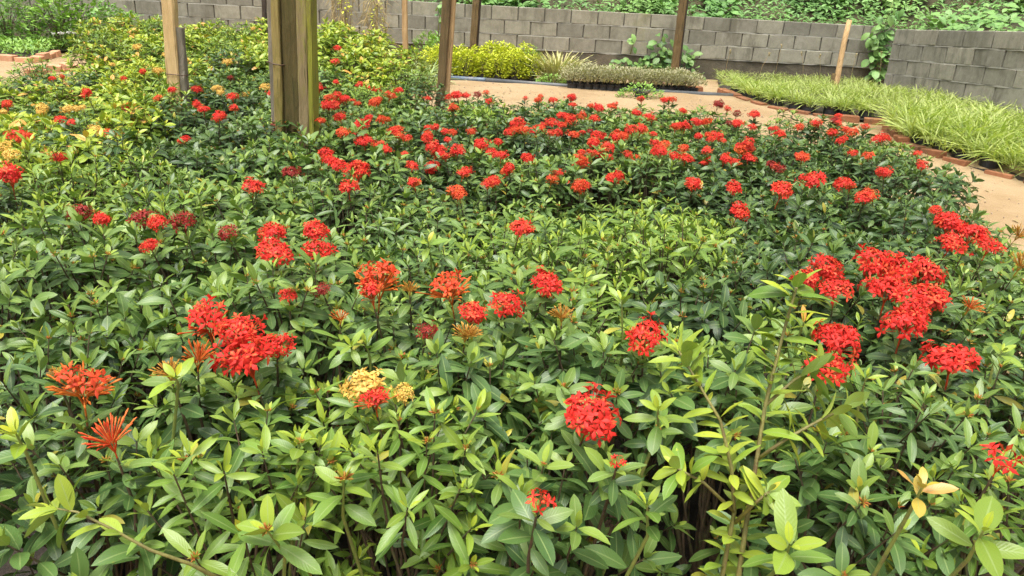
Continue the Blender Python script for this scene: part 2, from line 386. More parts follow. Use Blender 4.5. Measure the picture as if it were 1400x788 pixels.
# ------------------------------------------------------------------ concrete block walls
def block_mesh(name, L, H, D, rnd, mat):
    bm = bmesh.new()
    bmesh.ops.create_cube(bm, size=1.0)
    for v in bm.verts:
        v.co = Vector((v.co.x * L, v.co.y * D, v.co.z * H)) + Vector((rnd.uniform(-.003, .003), rnd.uniform(-.003, .003), rnd.uniform(-.003, .003)))
    bmesh.ops.bevel(bm, geom=bm.edges[:], offset=0.006, segments=1, affect='EDGES')
    me = bpy.data.meshes.new(name); bm.to_mesh(me); bm.free()
    me.materials.append(mat)
    return me
def block_wall(name, A, B, top_a, top_b, courses, mat, label, mortar_proud, seed, phase=0.0, base_fn=None, BL=0.40):
    """running-bond wall from A to B (x, y at its face), courses counted from the top down"""
    rnd = random.Random(seed)
    A, B = Vector(A + (0,)), Vector(B + (0,))
    d = (B - A); L = d.length; d.normalize()
    ang = math.atan2(d.y, d.x)
    root = empty(name, (A.x, A.y, ground_z(A.x, A.y)))
    root.rotation_euler = (0, 0, ang)
    z0 = root.location.z
    CH = 0.20
    full = [block_mesh('block', BL - 0.017, 0.189, 0.14, rnd, mat) for _ in range(5)]
    half = [block_mesh('block', BL / 2 - 0.017, 0.189, 0.14, rnd, mat) for _ in range(2)]
    slope = (top_b - top_a) / L
    for c in range(courses):
        x = -phase - (BL / 2 if c % 2 else 0.0)
        while x < L:
            xs, xe = max(x, 0), min(x + BL, L)
            w = xe - xs
            if w > 0.09:
                if w > BL * 0.75: me = rnd.choice(full)
                else: me = rnd.choice(half)
                o = link('concrete_block', me, root)
                xc = (xs + xe) / 2
                o.location = (xc, 0.07 + rnd.uniform(-.004, .004), top_a - z0 + slope * xc - CH * (c + 0.5) + 0.004)
                o.rotation_euler = (rnd.uniform(-.012, .012), -math.atan(slope) + rnd.uniform(-.012, .012), rnd.uniform(-.018, .018))
                if w <= BL * 0.75: o.scale.x = (w - 0.012) / (BL / 2 - 0.012)
                elif w < BL - 0.01: o.scale.x = (w - 0.012) / (BL - 0.012)
            x += BL
        # squeezed-out bed mortar under this course
        n = int(L / 0.05)
        mb = MB(); V = []; F = []
        for i in range(n + 1):
            xx = L * i / n
            zc = top_a - z0 + slope * xx - CH * (c + 1) + 0.004
            hh = 0.007 + 0.013 * mnoise.noise(Vector((xx * 5, c * 3.1, seed))) + rnd.uniform(-.002, .002)
            yo = 0.004 - (mortar_proud + 0.004) * (0.6 + 1.6 * mnoise.noise(Vector((xx * 3, c * 7.7, seed + 5))))
            V += [(xx, yo, zc - hh), (xx, yo, zc + hh), (xx, 0.13, zc + 0.007), (xx, 0.13, zc - 0.007)]
        for i in range(n):
            for k in range(4):
                F.append((4 * i + k, 4 * i + (k + 1) % 4, 4 * i + 4 + (k + 1) % 4, 4 * i + 4 + k))
        F += [(3, 2, 1, 0), (4 * n, 4 * n + 1, 4 * n + 2, 4 * n + 3)]
        mb.add(V, F)
        if c < courses: link('mortar_joint', mb.mesh('mortar_joint', [M['mortar']], False), root)
    # core behind the open vertical joints
    zt, zb = top_a - z0 - 0.02, top_a - z0 - CH * courses
    zt2, zb2 = top_b - z0 - 0.02, top_b - z0 - CH * courses
    V = [(0.01, 0.018, zb), (L - 0.01, 0.018, zb2), (L - 0.01, 0.125, zb2), (0.01, 0.125, zb), (0.01, 0.018, zt), (L - 0.01, 0.018, zt2), (L - 0.01, 0.125, zt2), (0.01, 0.125, zt)]
    Fb = [(3, 2, 1, 0), (4, 5, 6, 7), (0, 1, 5, 4), (1, 2, 6, 5), (2, 3, 7, 6), (3, 0, 4, 7)]
    link('joint_core', mesh_from('joint_core', V, Fb, None, [M['core']], smooth=False), root)
    # footing down into the ground
    n = 60; V = []; F = []
    for i in range(n + 1):
        xx = -0.05 + (L + 0.1) * i / n
        zz = top_a - z0 + slope * xx - CH * courses - 0.008
        yo = 0.012 - 0.03 * mnoise.noise(Vector((xx * 1.7, 2.2, seed)))
        V += [(xx, yo - 0.03, -0.4), (xx, yo, zz), (xx, 0.2, zz), (xx, 0.2, -0.4)]
    for i in range(n):
        for k in range(4):
            F.append((4 * i + k, 4 * i + (k + 1) % 4, 4 * i + 4 + (k + 1) % 4, 4 * i + 4 + k))
    F += [(3, 2, 1, 0), (4 * n, 4 * n + 1, 4 * n + 2, 4 * n + 3)]
    link('footing', mesh_from('footing', V, F, None, [M['footing']], smooth=False), root)
    tag(root, label, 'wall')
    return root
WALL_Y = 11.75
block_wall('block_wall', (-9.6, WALL_Y), (5.55, WALL_Y), 1.44, 1.445, 3, M['block'],
           'long grey concrete block wall with pale mortar lines and dark stained footing', 0.003, 11, 0.13)
block_wall('block_wall', (5.16, 10.95), (5.62, 7.0), 1.42, 1.53, 5, M['block2'],
           'stained block wall with smeared mortar standing behind the tall yellow-green grass', 0.003, 23, 0.05, BL=0.5)

# bank rising behind the walls
def bank_z(x, y):
    side = max(0.0, x - 6.3)
    return 1.05 + max(0.0, y - 12.0) * 0.62 + side * 0.5 * (1 if y > 7 else 0.5) + 0.25 * mnoise.noise(Vector((x * 0.5, y * 0.5, 0)))
def bank_fn(x, y):
    inw = (y > 12.0) or (x > 6.05)
    return bank_z(x, y) if inw else -0.2
xs = [-26 + i * 0.6 for i in range(54)] + [6.4 + i * 0.6 for i in range(24)]
V = []; 
ys = [11.98] + [12.4 + i * 0.6 for i in range(26)]
tag(height_sheet('bank', [-26 + i * 0.75 for i in range(71)], ys, lambda x, y: bank_z(x, y) if y > 12 else 1.0, M['bank']), kind='structure')
tag(height_sheet('bank_side', [5.85, 6.4, 7.2, 8, 9, 10.5, 12, 14, 17, 20], [5 + i * 0.55 for i in range(13)] + [11.97],
                 lambda x, y: 1.15 + max(0, x - 6.3) * 0.5 + 0.12 * mnoise.noise(Vector((x, y, 4))), M['bank']), kind='structure')

# ------------------------------------------------------------------ leaves
def leaf_geo(rnd, width=0.34, fold=0.22, droop=0.18, nseg=6, acute=1.0, twist=0.0):
    """unit leaf along +Y, upper face +Z: vertices, faces, (across, along)"""
    V, A = [], []
    for i in range(nseg + 1):
        t = i / nseg
        w = width * 0.5 * (math.sin(math.pi * min(1, (0.03 + 0.97 * t)) ** 1.05) ** (0.68 * acute)) if 0 < i < nseg else (0.018 if i == 0 else 0.004)
        z = -droop * t * t + 0.06 * t
        tw = twist * t
        for k in (-1, -0.55, 0, 0.55, 1) if False else (-1, 0, 1):
            x = k * w
            zz = z + abs(k) * w * fold + (0.012 * math.sin(t * 9 + k * 2) if k else 0)
            V.append((x * math.cos(tw) - 0 * zz, t, zz + x * math.sin(tw)))
            A.append((abs(k), t))
    F = []
    for i in range(nseg):
        for k in range(2):
            a = i * 3 + k
            F.append((a, a + 1, a + 4, a + 3))
    return np.array(V), F, np.array(A)
LR = random.Random(5)
LEAF_G = [leaf_geo(LR, LR.uniform(0.32, 0.42), LR.uniform(0.10, 0.42), LR.uniform(-0.05, 0.38), 7, LR.uniform(0.85, 1.1), LR.uniform(-0.35, 0.35)) for _ in range(10)]
YOUNG_G = [leaf_geo(LR, LR.uniform(0.32, 0.42), LR.uniform(0.35, 0.6), LR.uniform(-0.05, 0.12), 4) for _ in range(4)]
NARROW_G = [leaf_geo(LR, LR.uniform(0.25, 0.31), LR.uniform(0.15, 0.4), LR.uniform(0.0, 0.3), 6, 1.1, LR.uniform(-0.3, 0.3)) for _ in range(6)]
BROAD_G = [leaf_geo(LR, LR.uniform(0.55, 0.75), LR.uniform(0.05, 0.3), LR.uniform(0.1, 0.4), 4, 0.8) for _ in range(6)]
BLADE_G = [leaf_geo(LR, LR.uniform(0.034, 0.05), 0.3, LR.uniform(0.25, 0.95), 6, 0.45, LR.uniform(-0.5, 0.5)) for _ in range(8)]

def leaf_frame(base, d, up, roll=0.0):
    d = d.normalized()
    n = up - d * up.dot(d)
    if n.length < 1e-3: n = Vector((1, 0, 0)) - d * d.x
    n.normalize()
    if roll: n = Matrix.Rotation(roll, 3, d) @ n
    x = d.cross(n)
    return Matrix(((x.x, d.x, n.x, base.x), (x.y, d.y, n.y, base.y), (x.z, d.z, n.z, base.z), (0, 0, 0, 1)))
def add_leaf(mb, mat4, size, geo, r, young, m=0):
    V, F, A = geo
    R = np.array(mat4)
    P = (V * size) @ R[:3, :3].T + R[:3, 3]
    col = np.empty((len(V), 4)); col[:, 0] = r; col[:, 1] = young; col[:, 2] = A[:, 0]; col[:, 3] = A[:, 1]
    mb.add(P, F, col, m)

# individual leaves of the front shrubs share these meshes
LEAF_ME = {}
def leaf_mesh(kind, gi, ri, yi, mat_key):
    k = (kind, gi, ri, yi, mat_key)
    if k not in LEAF_ME:
        geo = {'n': LEAF_G, 'y': YOUNG_G, 'w': NARROW_G}[kind][gi]
        mb = MB(); add_leaf(mb, Matrix.Identity(4), 1.0, geo, [0.05, 0.25, 0.5, 0.72, 0.9, 0.997][ri], [0.0, 0.25, 0.55, 0.95][yi])
        LEAF_ME[k] = mb.mesh('leaf', [M[mat_key]])
    return LEAF_ME[k]

def shoot_leaves(rnd, tip, axis, size, nodes, out, spread=1.0, narrow=False, leafy_len=None):
    """opposite, crosswise leaf pairs down a shoot; appends (matrix, size, geo kind, geo index, rand, young)"""
    axis = axis.normalized()
    ref = axis.orthogonal().normalized()
    az = rnd.uniform(0, math.pi)
    s = 0.0
    for i in range(nodes):
        p = tip - axis * s
        el = math.radians([66, 44, 28, 16, 8, 2, -4, -8, -10, -12][min(i, 9)] / spread + rnd.uniform(-11, 11))
        ln = size * [0.42, 0.72, 0.95, 1.0, 1.0, 1.0, 0.95, 0.9, 0.85, 0.8][min(i, 9)] * rnd.uniform(0.76, 1.16)
        yg = max(0.0, [0.88, 0.42, 0.16, 0.05, 0, 0, 0, 0, 0, 0][min(i, 9)] + rnd.uniform(-0.12, 0.1))
        for side in (0, 1):
            if i > 3 and rnd.random() < 0.13: continue
            a = az + side * math.pi + rnd.uniform(-0.42, 0.42)
            rad = Matrix.Rotation(a, 3, axis) @ ref
            e2 = el + rnd.uniform(-0.28, 0.26)
            d = rad * math.cos(e2) + axis * math.sin(e2)
            d.z -= 0.10 * (1 if i > 2 else 0)
            M4 = leaf_frame(p + rad * 0.003, d, axis + Vector((0, 0, 0.4)), rnd.gauss(0, 0.36))
            if i == 0: out.append((M4, ln, 'y', rnd.randrange(len(YOUNG_G)), rnd.random(), yg))
            else: out.append((M4, ln * rnd.uniform(0.93, 1.05), 'w' if narrow else 'n', rnd.randrange(len(NARROW_G if narrow else LEAF_G)), rnd.random(), yg))
        az += math.pi / 2 + rnd.uniform(-0.2, 0.2)
        s += size * [0.06, 0.13, 0.22, 0.32, 0.38, 0.42, 0.45, 0.45, 0.45, 0.45][min(i, 9)] * rnd.uniform(0.85, 1.2)
    return s

def add_bud(mb, p, axis, r, rnd, m=1, n=9):
    """a small head of pointed buds at a shoot tip"""
    ref = axis.orthogonal().normalized()
    for k in range(n):
        a = k * 2.4; e = 1.35 - 1.1 * math.sqrt(k / n)
        d = (Matrix.Rotation(a, 3, axis) @ ref) * math.cos(e) + axis * math.sin(e)
        q = p + d * r * rnd.uniform(0.8, 1.25)
        mb.tube([p, p.lerp(q, 0.7), q], [r * 0.10, r * 0.16, r * 0.05], 3, (rnd.random(), rnd.random() * 0.8, rnd.random(), 0), m, False)

def gen_shrub(seed, H, R, shoots, size, narrow=False, side=4, bud_p=0.35, nodes=(6, 8)):
    """stems, leaves and buds of one shrub with its root at the origin"""
    rnd = random.Random(seed)
    stems, leaves, buds = [], [], []
    mains = []
    for k in range(4):                                   # a few woody main stems that fork into the shoots
        a = k * 1.57 + rnd.uniform(-.5, .5); r = R * rnd.uniform(0.25, 0.5)
        b0 = Vector((0.02 * math.cos(a), 0.02 * math.sin(a), 0.0))
        m1 = Vector((r * 0.45 * math.cos(a + .2), r * 0.45 * math.sin(a + .2), H * 0.24))
        m2 = Vector((r * math.cos(a), r * math.sin(a), H * rnd.uniform(0.42, 0.5)))
        mains.append((b0, m1, m2))
        stems.append(([b0, b0.lerp(m1, 0.5) + Vector((rnd.uniform(-.01, .01), rnd.uniform(-.01, .01), 0)), m1, m2], [0.0085, 0.0075, 0.0068, 0.0052]))
    for k in range(shoots + side):
        a = k * 2.39996 + rnd.uniform(-0.3, 0.3)
        if k < shoots:
            r = R * math.sqrt((k + 0.5) / shoots) * rnd.uniform(0.9, 1.1)
            z = H - 0.10 * (r / R) ** 2.2 + rnd.uniform(-0.055, 0.028)
            tilt = 0.55 * r / R
        else:
            r = R * rnd.uniform(1.0, 1.2); z = H * rnd.uniform(0.40, 0.80); tilt = rnd.uniform(0.6, 1.0)
        tip = Vector((r * math.cos(a), r * math.sin(a), z))
        ax = Vector((math.cos(a) * tilt, math.sin(a) * tilt, 1)) + Vector((rnd.uniform(-.22, .22), rnd.uniform(-.22, .22), 0))
        ax.normalize()
        sz = size * rnd.uniform(0.82, 1.15)
        s = shoot_leaves(rnd, tip, ax, sz, rnd.randint(*nodes), leaves, 1.0, narrow)
        low = tip - ax * s
        mn = min(mains, key=lambda q_: (q_[2] - low).length + rnd.uniform(0, 0.05))
        f = mn[1].lerp(mn[2], rnd.random()) if low.z > mn[2].z else mn[0].lerp(mn[1], rnd.uniform(0.5, 1.0))
        stems.append(([f, f.lerp(low, 0.35) + Vector((rnd.uniform(-.012, .012), rnd.uniform(-.012, .012), -0.012)), f.lerp(low, 0.7) + Vector((rnd.uniform(-.008, .008), rnd.uniform(-.008, .008), -0.006)), low, tip],
                      [0.0046, 0.0036, 0.003, 0.0024, 0.0013]))
        if rnd.random() < bud_p: buds.append((tip, ax, rnd.uniform(0.008, 0.015)))
    return stems, leaves, buds
GEO = {'n': LEAF_G, 'y': YOUNG_G, 'w': NARROW_G}
def join_leaves(mb, leaves):
    for (M4, ln, kd, gi, r, yg) in leaves: add_leaf(mb, M4, ln, GEO[kd][gi], r, yg, 0)
def stems_mesh(stems, name='stem', mat='stem', n=4):
    mb = MB()
    for pts, rad in stems: mb.tube(pts, rad, n, (0, 0, 0, 0), 0, False)
    return mb.mesh(name, [M[mat]])

# ------------------------------------------------------------------ flower heads (unit radius, stalk down -Z)
def floret(mb, rnd, p, d, L, tubec, tipc, open_=True, root=Vector((0, 0, -0.35))):
    ref = d.orthogonal().normalized()
    r0 = rnd.random()
    if not open_:
        q = p + d * 0.12
        mb.tube([root.lerp(p, 0.15), root.lerp(p, 0.8), q - d * 0.12, q], [0.018, 0.024, 0.045, 0.012], 3, (r0, tubec, tipc, 0), 0, False)
        return
    mb.tube([root.lerp(p, 0.3), p], [0.014, 0.02], 3, (r0, tubec, 0, 0), 0, False)
    az = rnd.uniform(0, 1.6); e = rnd.uniform(-0.15, 0.75)
    for k in range(4):
        a = az + k * math.pi / 2 + rnd.uniform(-.2, .2)
        rad = Matrix.Rotation(a, 3, d) @ ref
        sd_ = d.cross(rad)
        dd = (rad * math.cos(e) + d * math.sin(e)).normalized()
        l = L * rnd.uniform(0.85, 1.15); w = l * rnd.uniform(0.17, 0.24)
        V = [p, p + dd * l * 0.5 + sd_ * w + d * 0.02, p + dd * l * 0.55 + d * 0.035, p + dd * l * 0.5 - sd_ * w + d * 0.02, p + dd * l - d * l * rnd.uniform(0.0, 0.3)]
        rr = min(1, max(0, r0 * 0.6 + rnd.random() * 0.4))
        mb.add([tuple(v) for v in V], [(0, 1, 2), (0, 2, 3), (1, 4, 2), (3, 2, 4)], [(rr, 0, tipc * (0.7 if i == 2 else 0), 0) for i in range(5)])
def head_mesh(name, seed, kind):
    rnd = random.Random(seed); mb = MB()
    n = {'open': 74, 'half': 70, 'spike': 44, 'few': 9, 'loose': 40}[kind]
    lump = [Vector((rnd.uniform(-1, 1), rnd.uniform(-1, 1), rnd.uniform(0, 1))) for _ in range(4)]
    for k in range(n):
        u = (k + 0.5) / n
        if kind == 'few': u = rnd.uniform(0.05, 0.9)
        th = math.acos(1 - u * (1.18 if kind != 'spike' else 1.0)); a = k * 2.39996 + rnd.uniform(-.25, .25)
        d = Vector((math.sin(th) * math.cos(a), math.sin(th) * math.sin(a), math.cos(th)))
        d = (d + Vector((rnd.uniform(-.2, .2), rnd.uniform(-.2, .2), rnd.uniform(-.1, .2)))).normalized()
        rr = rnd.uniform(0.6, 1.0) * (0.58 + 0.52 * max(max(0, d.dot(l.normalized())) for l in lump)) * (1.3 if rnd.random() < 0.07 else 1.0)
        if kind in ('open', 'half') and rnd.random() < 0.14: continue
        p = Vector((d.x * rr, d.y * rr, d.z * rr * 0.72))
        if kind == 'spike': floret(mb, rnd, p, d, 0.3, rnd.random() * 0.6, rnd.random() * 0.8, False)
        elif kind == 'half' and (u > 0.42 or rnd.random() < 0.1): floret(mb, rnd, p * rnd.uniform(0.95, 1.2), d, 0.3, 0.4 + 0.6 * rnd.random(), rnd.random() * 0.7, False)
        else: floret(mb, rnd, p, (d + Vector((0, 0, 0.25))).normalized(), 0.36 if kind != 'few' else 0.5, rnd.random(), 0.8 if rnd.random() < 0.25 else 0.0, True)
    # branching stalk
    for k in range(6):
        a = k * 1.05
        mb.tube([(0, 0, -0.75), (0.22 * math.cos(a), 0.22 * math.sin(a), -0.15)], [0.03, 0.02], 3, (0.5, 1, 0, 0), 0, False)
    mb.tube([(0, 0, -1.5), (0, 0, -0.6)], [0.04, 0.035], 4, (0.5, 1, 0, 0), 0, False)
    return mb.mesh(name, [])
HEAD = {k: [head_mesh('flower_head', 40 + i * 7 + j, k) for j in range(6 if k == 'open' else 3)] for i, k in enumerate(('open', 'half', 'spike', 'few', 'loose'))}
HEAD_M = {}
def head_me(kind, i, mat):
    key = (kind, i, mat)
    if key not in HEAD_M:
        me = HEAD[kind][i].copy(); me.materials.append(M[mat]); HEAD_M[key] = me
    return HEAD_M[key]

# ------------------------------------------------------------------ where the flower heads stand (seen position on the bed -> point on the bed's canopy)
FL = []                                                  # px, py, diameter px (0 = usual), kind, material
for r in [(113,531,92,'half','redorange'),(150,598,66,'spike','red'),(286,441,74,'half','red'),(328,453,52,'open','red'),(338,491,82,'open','red'),(379,474,42,'loose','red'),
          (376,345,46,'open','red'),(372,319,36,'open','red'),(431,319,38,'open','red'),(435,346,42,'loose','red'),(440,398,28,'loose','dim'),(395,405,30,'loose','red'),
          (501,530,54,'open','yellow'),(512,548,50,'half','red'),(552,538,28,'loose','yellow'),(520,386,72,'half','redorange'),(507,402,44,'half','red'),(615,397,66,'half','redorange'),
          (692,415,44,'open','red'),(748,391,50,'open','red'),(648,430,36,'open','red'),(637,456,42,'spike','bud'),(768,430,36,'spike','bud'),(712,312,34,'open','red'),
          (880,460,56,'open','red'),(810,571,76,'open','red'),(1143,468,66,'open','red'),(1126,505,62,'open','red'),(1236,444,58,'open','red'),(1300,493,74,'open','red'),
          (1370,630,56,'few','red'),(737,685,46,'few','red'),(1190,362,56,'loose','red'),(1220,372,58,'open','red'),(1262,374,60,'open','red'),(1213,398,58,'open','red'),(1270,410,62,'open','red'),
          (1250,425,50,'loose','red'),(1130,370,42,'open','red'),(1142,396,46,'loose','red'),(1102,386,38,'open','red'),(1298,308,42,'open','red'),(1328,321,42,'open','red'),(1302,334,38,'open','red'),(1352,338,38,'loose','red'),
          (1395,320,30,'spike','bud'),(1398,360,40,'spike','bud'),(1328,418,32,'spike','redorange'),(1010,291,30,'open','red'),(1070,262,38,'open','red'),(1112,248,48,'open','red'),(1003,258,22,'open','red'),(1181,271,22,'open','red'),
          (1280,288,18,'open','red'),(140,302,28,'open','red'),(110,294,34,'loose','dim'),(196,300,36,'loose','dim'),(214,305,26,'open','red'),(250,305,40,'loose','dim'),(310,320,28,'loose','dim'),(347,256,30,'loose','red'),
          (230,507,42,'spike','bud'),(270,487,50,'spike','redorange'),(466,434,28,'spike','redorange'),(205,337,22,'open','red'),(645,456,26,'spike','bud'),(585,455,30,'loose','dim'),(1165,500,16,'few','red'),
          (75,510,20,'spike','bud'),(845,632,16,'few','red'),(560,395,24,'spike','bud'),(15,242,36,'open','red'),(82,217,22,'open','red'),(490,235,40,'open','red'),(476,257,32,'open','red')]:
    FL.append(r)
Z2 = [(85,390),(85,425),(150,395),(285,400),(45,355),(115,330),(210,340),(250,355),(285,365),(55,485),(130,470),(140,530),(220,500),(245,470),(320,480),(345,525),(400,555),(480,515),(480,545),(500,590),
      (550,630),(500,670),(420,665),(390,615),(290,590),(580,530),(655,525),(690,580),(735,610),(585,430),(480,395),(570,390),(600,385),(680,380),(725,405),(870,395),(920,400),(980,400),(1060,420),(1055,385),
      (845,490),(810,530),(940,500),(1030,465),(970,535),(1060,540),(1095,465),(1130,525),(1145,475),(1235,550),(1290,520),(1310,455),(1355,470),(1225,420),(1130,425),(875,630),(1095,610),(1085,655),(1135,570),
      (1000,690),(975,720),(1275,620),(1165,620),(790,685),(720,740),(750,730),(600,770),(635,685),(425,735),(120,660),(75,615),(195,545),(365,545),(560,560),(600,600),(760,570),(820,495),(860,520),(900,530),(925,515),
      (1010,500),(1050,490),(1100,530),(1160,545),(1200,590),(1330,520),(1380,535),(1385,610),(225,550),(180,405),(265,415),(330,385),(365,365),(520,620),(1220,715),(1105,745)]
for i, (a, b) in enumerate(Z2): FL.append((420 + a * 0.343, b * 0.343, 0, 'open', 'red' if i % 9 else 'redorange'))
Z3 = [(40,380),(195,385),(230,405),(90,425),(65,490),(105,485),(140,465),(180,470),(270,475),(360,490),(430,495),(465,515),(365,440),(300,440),(155,525),(215,525),(250,540),(100,570),(105,610),(185,580),(195,615),
      (255,615),(325,575),(345,610),(315,582),(435,635),(550,605),(540,490),(605,475),(705,440),(675,465),(790,490),(665,510),(715,535),(865,530),(715,500),(745,590),(805,600),(855,660),(990,590),(1010,635),(785,755),
      (705,705),(135,710),(20,555),(10,585),(300,480),(205,535),(345,550),(60,600),(465,650)]
for i, (a, b) in enumerate(Z3): FL.append((900 + a * 0.357, b * 0.357, 0, 'open', 'redorange' if i in (26, 37, 41, 27) else 'red'))
Z1 = [(495,315),(570,290),(210,315),(25,420),(505,430),(245,480),(285,490),(65,545),(630,395),(685,360),(785,360),(925,390),(810,440),(935,435),(870,470),(785,420),(1080,375),(920,315),(735,560),(435,540),(1100,505),
      (1160,690),(1290,610),(1340,655),(1345,195),(1335,250),(1340,330),(1270,355),(1310,420),(1375,395),(1020,745),(880,460),(250,310),(345,375),(100,555)]
for i, (a, b) in enumerate(Z1): FL.append((a * 0.343, b * 0.343, 0, 'open', 'dim' if i in (20, 21, 22, 30) else 'red'))
for a, b in [(40,620),(170,435),(300,435),(905,250),(880,370),(630,285),(1010,115),(980,380),(660,220),(20,590),(740,240),(865,355),(1060,350),(330,430),(15,450),(270,440),(545,190),(450,260),(160,450),(380,520)]:
    FL.append((a * 0.343, b * 0.343, 0, 'loose' if a % 3 else 'open', 'yellow'))

drift = random.Random(55)
for (a, b, dp, kd, mt) in [f for f in FL if f[2] == 0 and f[4] in ('red', 'redorange') and f[0] > 430 and f[1] > 128]:
    if drift.random() < 0.55: FL.append((a + drift.uniform(-13, 13), b + drift.uniform(-5, 6), 0, 'loose', 'red' if drift.random() < 0.8 else 'redorange'))
# ------------------------------------------------------------------ the ixora shrubs
POSTS_XY = {}
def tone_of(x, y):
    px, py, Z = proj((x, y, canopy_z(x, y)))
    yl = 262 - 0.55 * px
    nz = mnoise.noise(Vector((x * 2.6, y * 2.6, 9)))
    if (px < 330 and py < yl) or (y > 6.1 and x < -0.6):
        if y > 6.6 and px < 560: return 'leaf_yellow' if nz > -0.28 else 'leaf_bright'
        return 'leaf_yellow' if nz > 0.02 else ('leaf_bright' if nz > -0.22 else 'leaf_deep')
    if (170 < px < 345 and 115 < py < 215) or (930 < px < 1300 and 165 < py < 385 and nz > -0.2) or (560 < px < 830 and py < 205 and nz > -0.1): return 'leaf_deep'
    if 830 < px < 1010 and 270 < py < 470: return 'leaf_bright'
    nb = mnoise.noise(Vector((x * 1.4 + 7, y * 1.4, 2)))
    return 'leaf_bright' if nb > 0.30 else ('leaf_deep' if nb < -0.38 else 'leaf')
SR = random.Random(77)
VAR = {}                                                 # unit shrubs, 0.7 m tall; shared by all but the front ones
def variant(i, narrow, big=False):
    k = (i, narrow, big)
    if k not in VAR:
        stems, leaves, buds = gen_shrub(100 + i * 13 + narrow, 0.70, 0.185, 21, (0.074 if big else 0.060), narrow, 6, 0.3)
        mb = MB(); join_leaves(mb, leaves)
        rb = random.Random(i)
        for p, ax, r in buds: add_bud(mb, p, ax, r, rb, 1)
        VAR[k] = (stems_mesh(stems), mb.mesh('foliage', [M['leaf'], M['bud_small']]))
    return VAR[k]
mbag = MB()
for z0_, z1_, r0_, r1_ in ((0, 0.05, 0.068, 0.078), (0.05, 0.13, 0.078, 0.075), (0.13, 0.19, 0.075, 0.082)):
    mbag.tube([(0, 0, z0_), (0, 0, z1_)], [r0_, r1_], 12, cap=False)
mbag.tube([(0, 0, 0.17), (0, 0, 0.171)], [0.078, 0.07], 12)
BAG_ME = mbag.mesh('grow_bag', [M['bag']])

SHRUBS = []                                              # dict(root, x, y, h, tone, near)
s = 0.295
row = 0
y = 1.14
while y < 8.8:
    stepx = s * (1.0 if y < 6 else 1.28)
    x = -7.0 + (stepx / 2 if row % 2 else 0)
    while x < 3.2:
        xx, yy = x + SR.uniform(-.06, .06), y + SR.uniform(-.05, .05)
        px, py, Z = proj((xx, yy, canopy_z(xx, yy)))
        if not (1.0 > Z and False) and not (880 < px < 1000 and yy < 1.2) and inside(xx, yy, BED) and -0.24 * FPX / Z < px < 1400 + 0.24 * FPX / Z:
            SHRUBS.append(dict(x=xx, y=yy, h=canopy_z(xx, yy) - ground_z(xx, yy) + SR.uniform(-.08 if yy < 1.6 else -.12, .045), tone=tone_of(xx, yy), fl=[], Z=Z, px=px))
        x += stepx
    row += 1
    y += s * 0.88 * (1.0 if y < 6 else 1.25)
NEAR_Z = 1.62
# timber stands among the shrubs: clear a little room
for q in SHRUBS:
    q['near'] = q['Z'] < NEAR_Z
print('shrubs', len(SHRUBS), 'near', sum(q['near'] for q in SHRUBS))

def nearest(x, y):
    return min(SHRUBS, key=lambda q: (q['x'] - x) ** 2 + (q['y'] - y) ** 2)
for (px, py, dpx, kind, mat) in FL:
    p = march(px, py, canopy_z, 0.028 if dpx else SR.choice((0.03, 0.025, 0.01, -0.01)))
    if not inside(p.x, p.y, BED):
        qn = nearest(p.x, p.y); p = Vector((qn['x'] + SR.uniform(-.12, .12), qn['y'] + SR.uniform(-.08, .14), 0)); p.z = canopy_z(p.x, p.y) + 0.02
    d_ = (p - CAM).dot(CAM_R @ Vector((0, 0, -1)))
    dia = dpx * 1.06 * d_ / FPX if dpx else SR.uniform(0.046, 0.092)
    if not dpx and mat == 'red':
        t_ = SR.random(); kind = 'open' if t_ < 0.45 else ('loose' if t_ < 0.75 else 'half')
        mat = SR.choice(['red', 'red', 'red', 'red', 'red', 'redorange', 'red', 'red', 'red', 'red', 'dim']) if t_ > 0.3 else 'red'
    dia = min(max(dia * 0.99, 0.03), 0.12)
    nearest(p.x, p.y)['fl'].append((p, dia, kind, mat))

def lm_(px, py, Z): p = at(px, py, Z); return (p.x, p.y)
LANDMARK = [(lm_(404, 180, 4.05), 'at the thick bundled post'), (lm_(240, 122, 4.8), 'at the pale stake'), (lm_(604, 112, 5.9), 'at the double timber post'), (lm_(1015, 760, 1.14), 'beside the leggy shrub')]
WORDS = ['no', 'one', 'two', 'three', 'four', 'five', 'six', 'seven', 'eight', 'nine', 'ten', 'eleven', 'twelve']
TONE_W = {'leaf': 'mid-green', 'leaf_deep': 'dark green', 'leaf_bright': 'bright green', 'leaf_yellow': 'yellow-leaved'}
CLR_W = {'red': 'red', 'redorange': 'orange-red', 'dim': 'faded dark red', 'bud': 'orange budding', 'yellow': 'yellow'}
def put_leaves(root, leaves, mat_key, zmin, cap, rnd):
    """the largest showing leaves as parts of their own, the rest joined"""
    rest = MB(); cnt = 0
    order = sorted(leaves, key=lambda l: -l[0][2][3])
    for (M4, ln, kd, gi, r, yg) in order:
        if cnt < cap and M4[2][3] > zmin:
            yi = min(range(4), key=lambda i: abs([0, .25, .55, .95][i] - yg))
            ri = min(range(6), key=lambda i: abs([0.05, 0.25, 0.5, 0.72, 0.9, 1.07][i] - r))
            o = link('leaf', leaf_mesh(kd, gi, ri, yi, mat_key), root)
            o.matrix_local = M4 @ Matrix.Scale(ln, 4)
            cnt += 1
        else:
            add_leaf(rest, M4, ln, GEO[kd][gi], r, yg)
    return rest
vi = 0
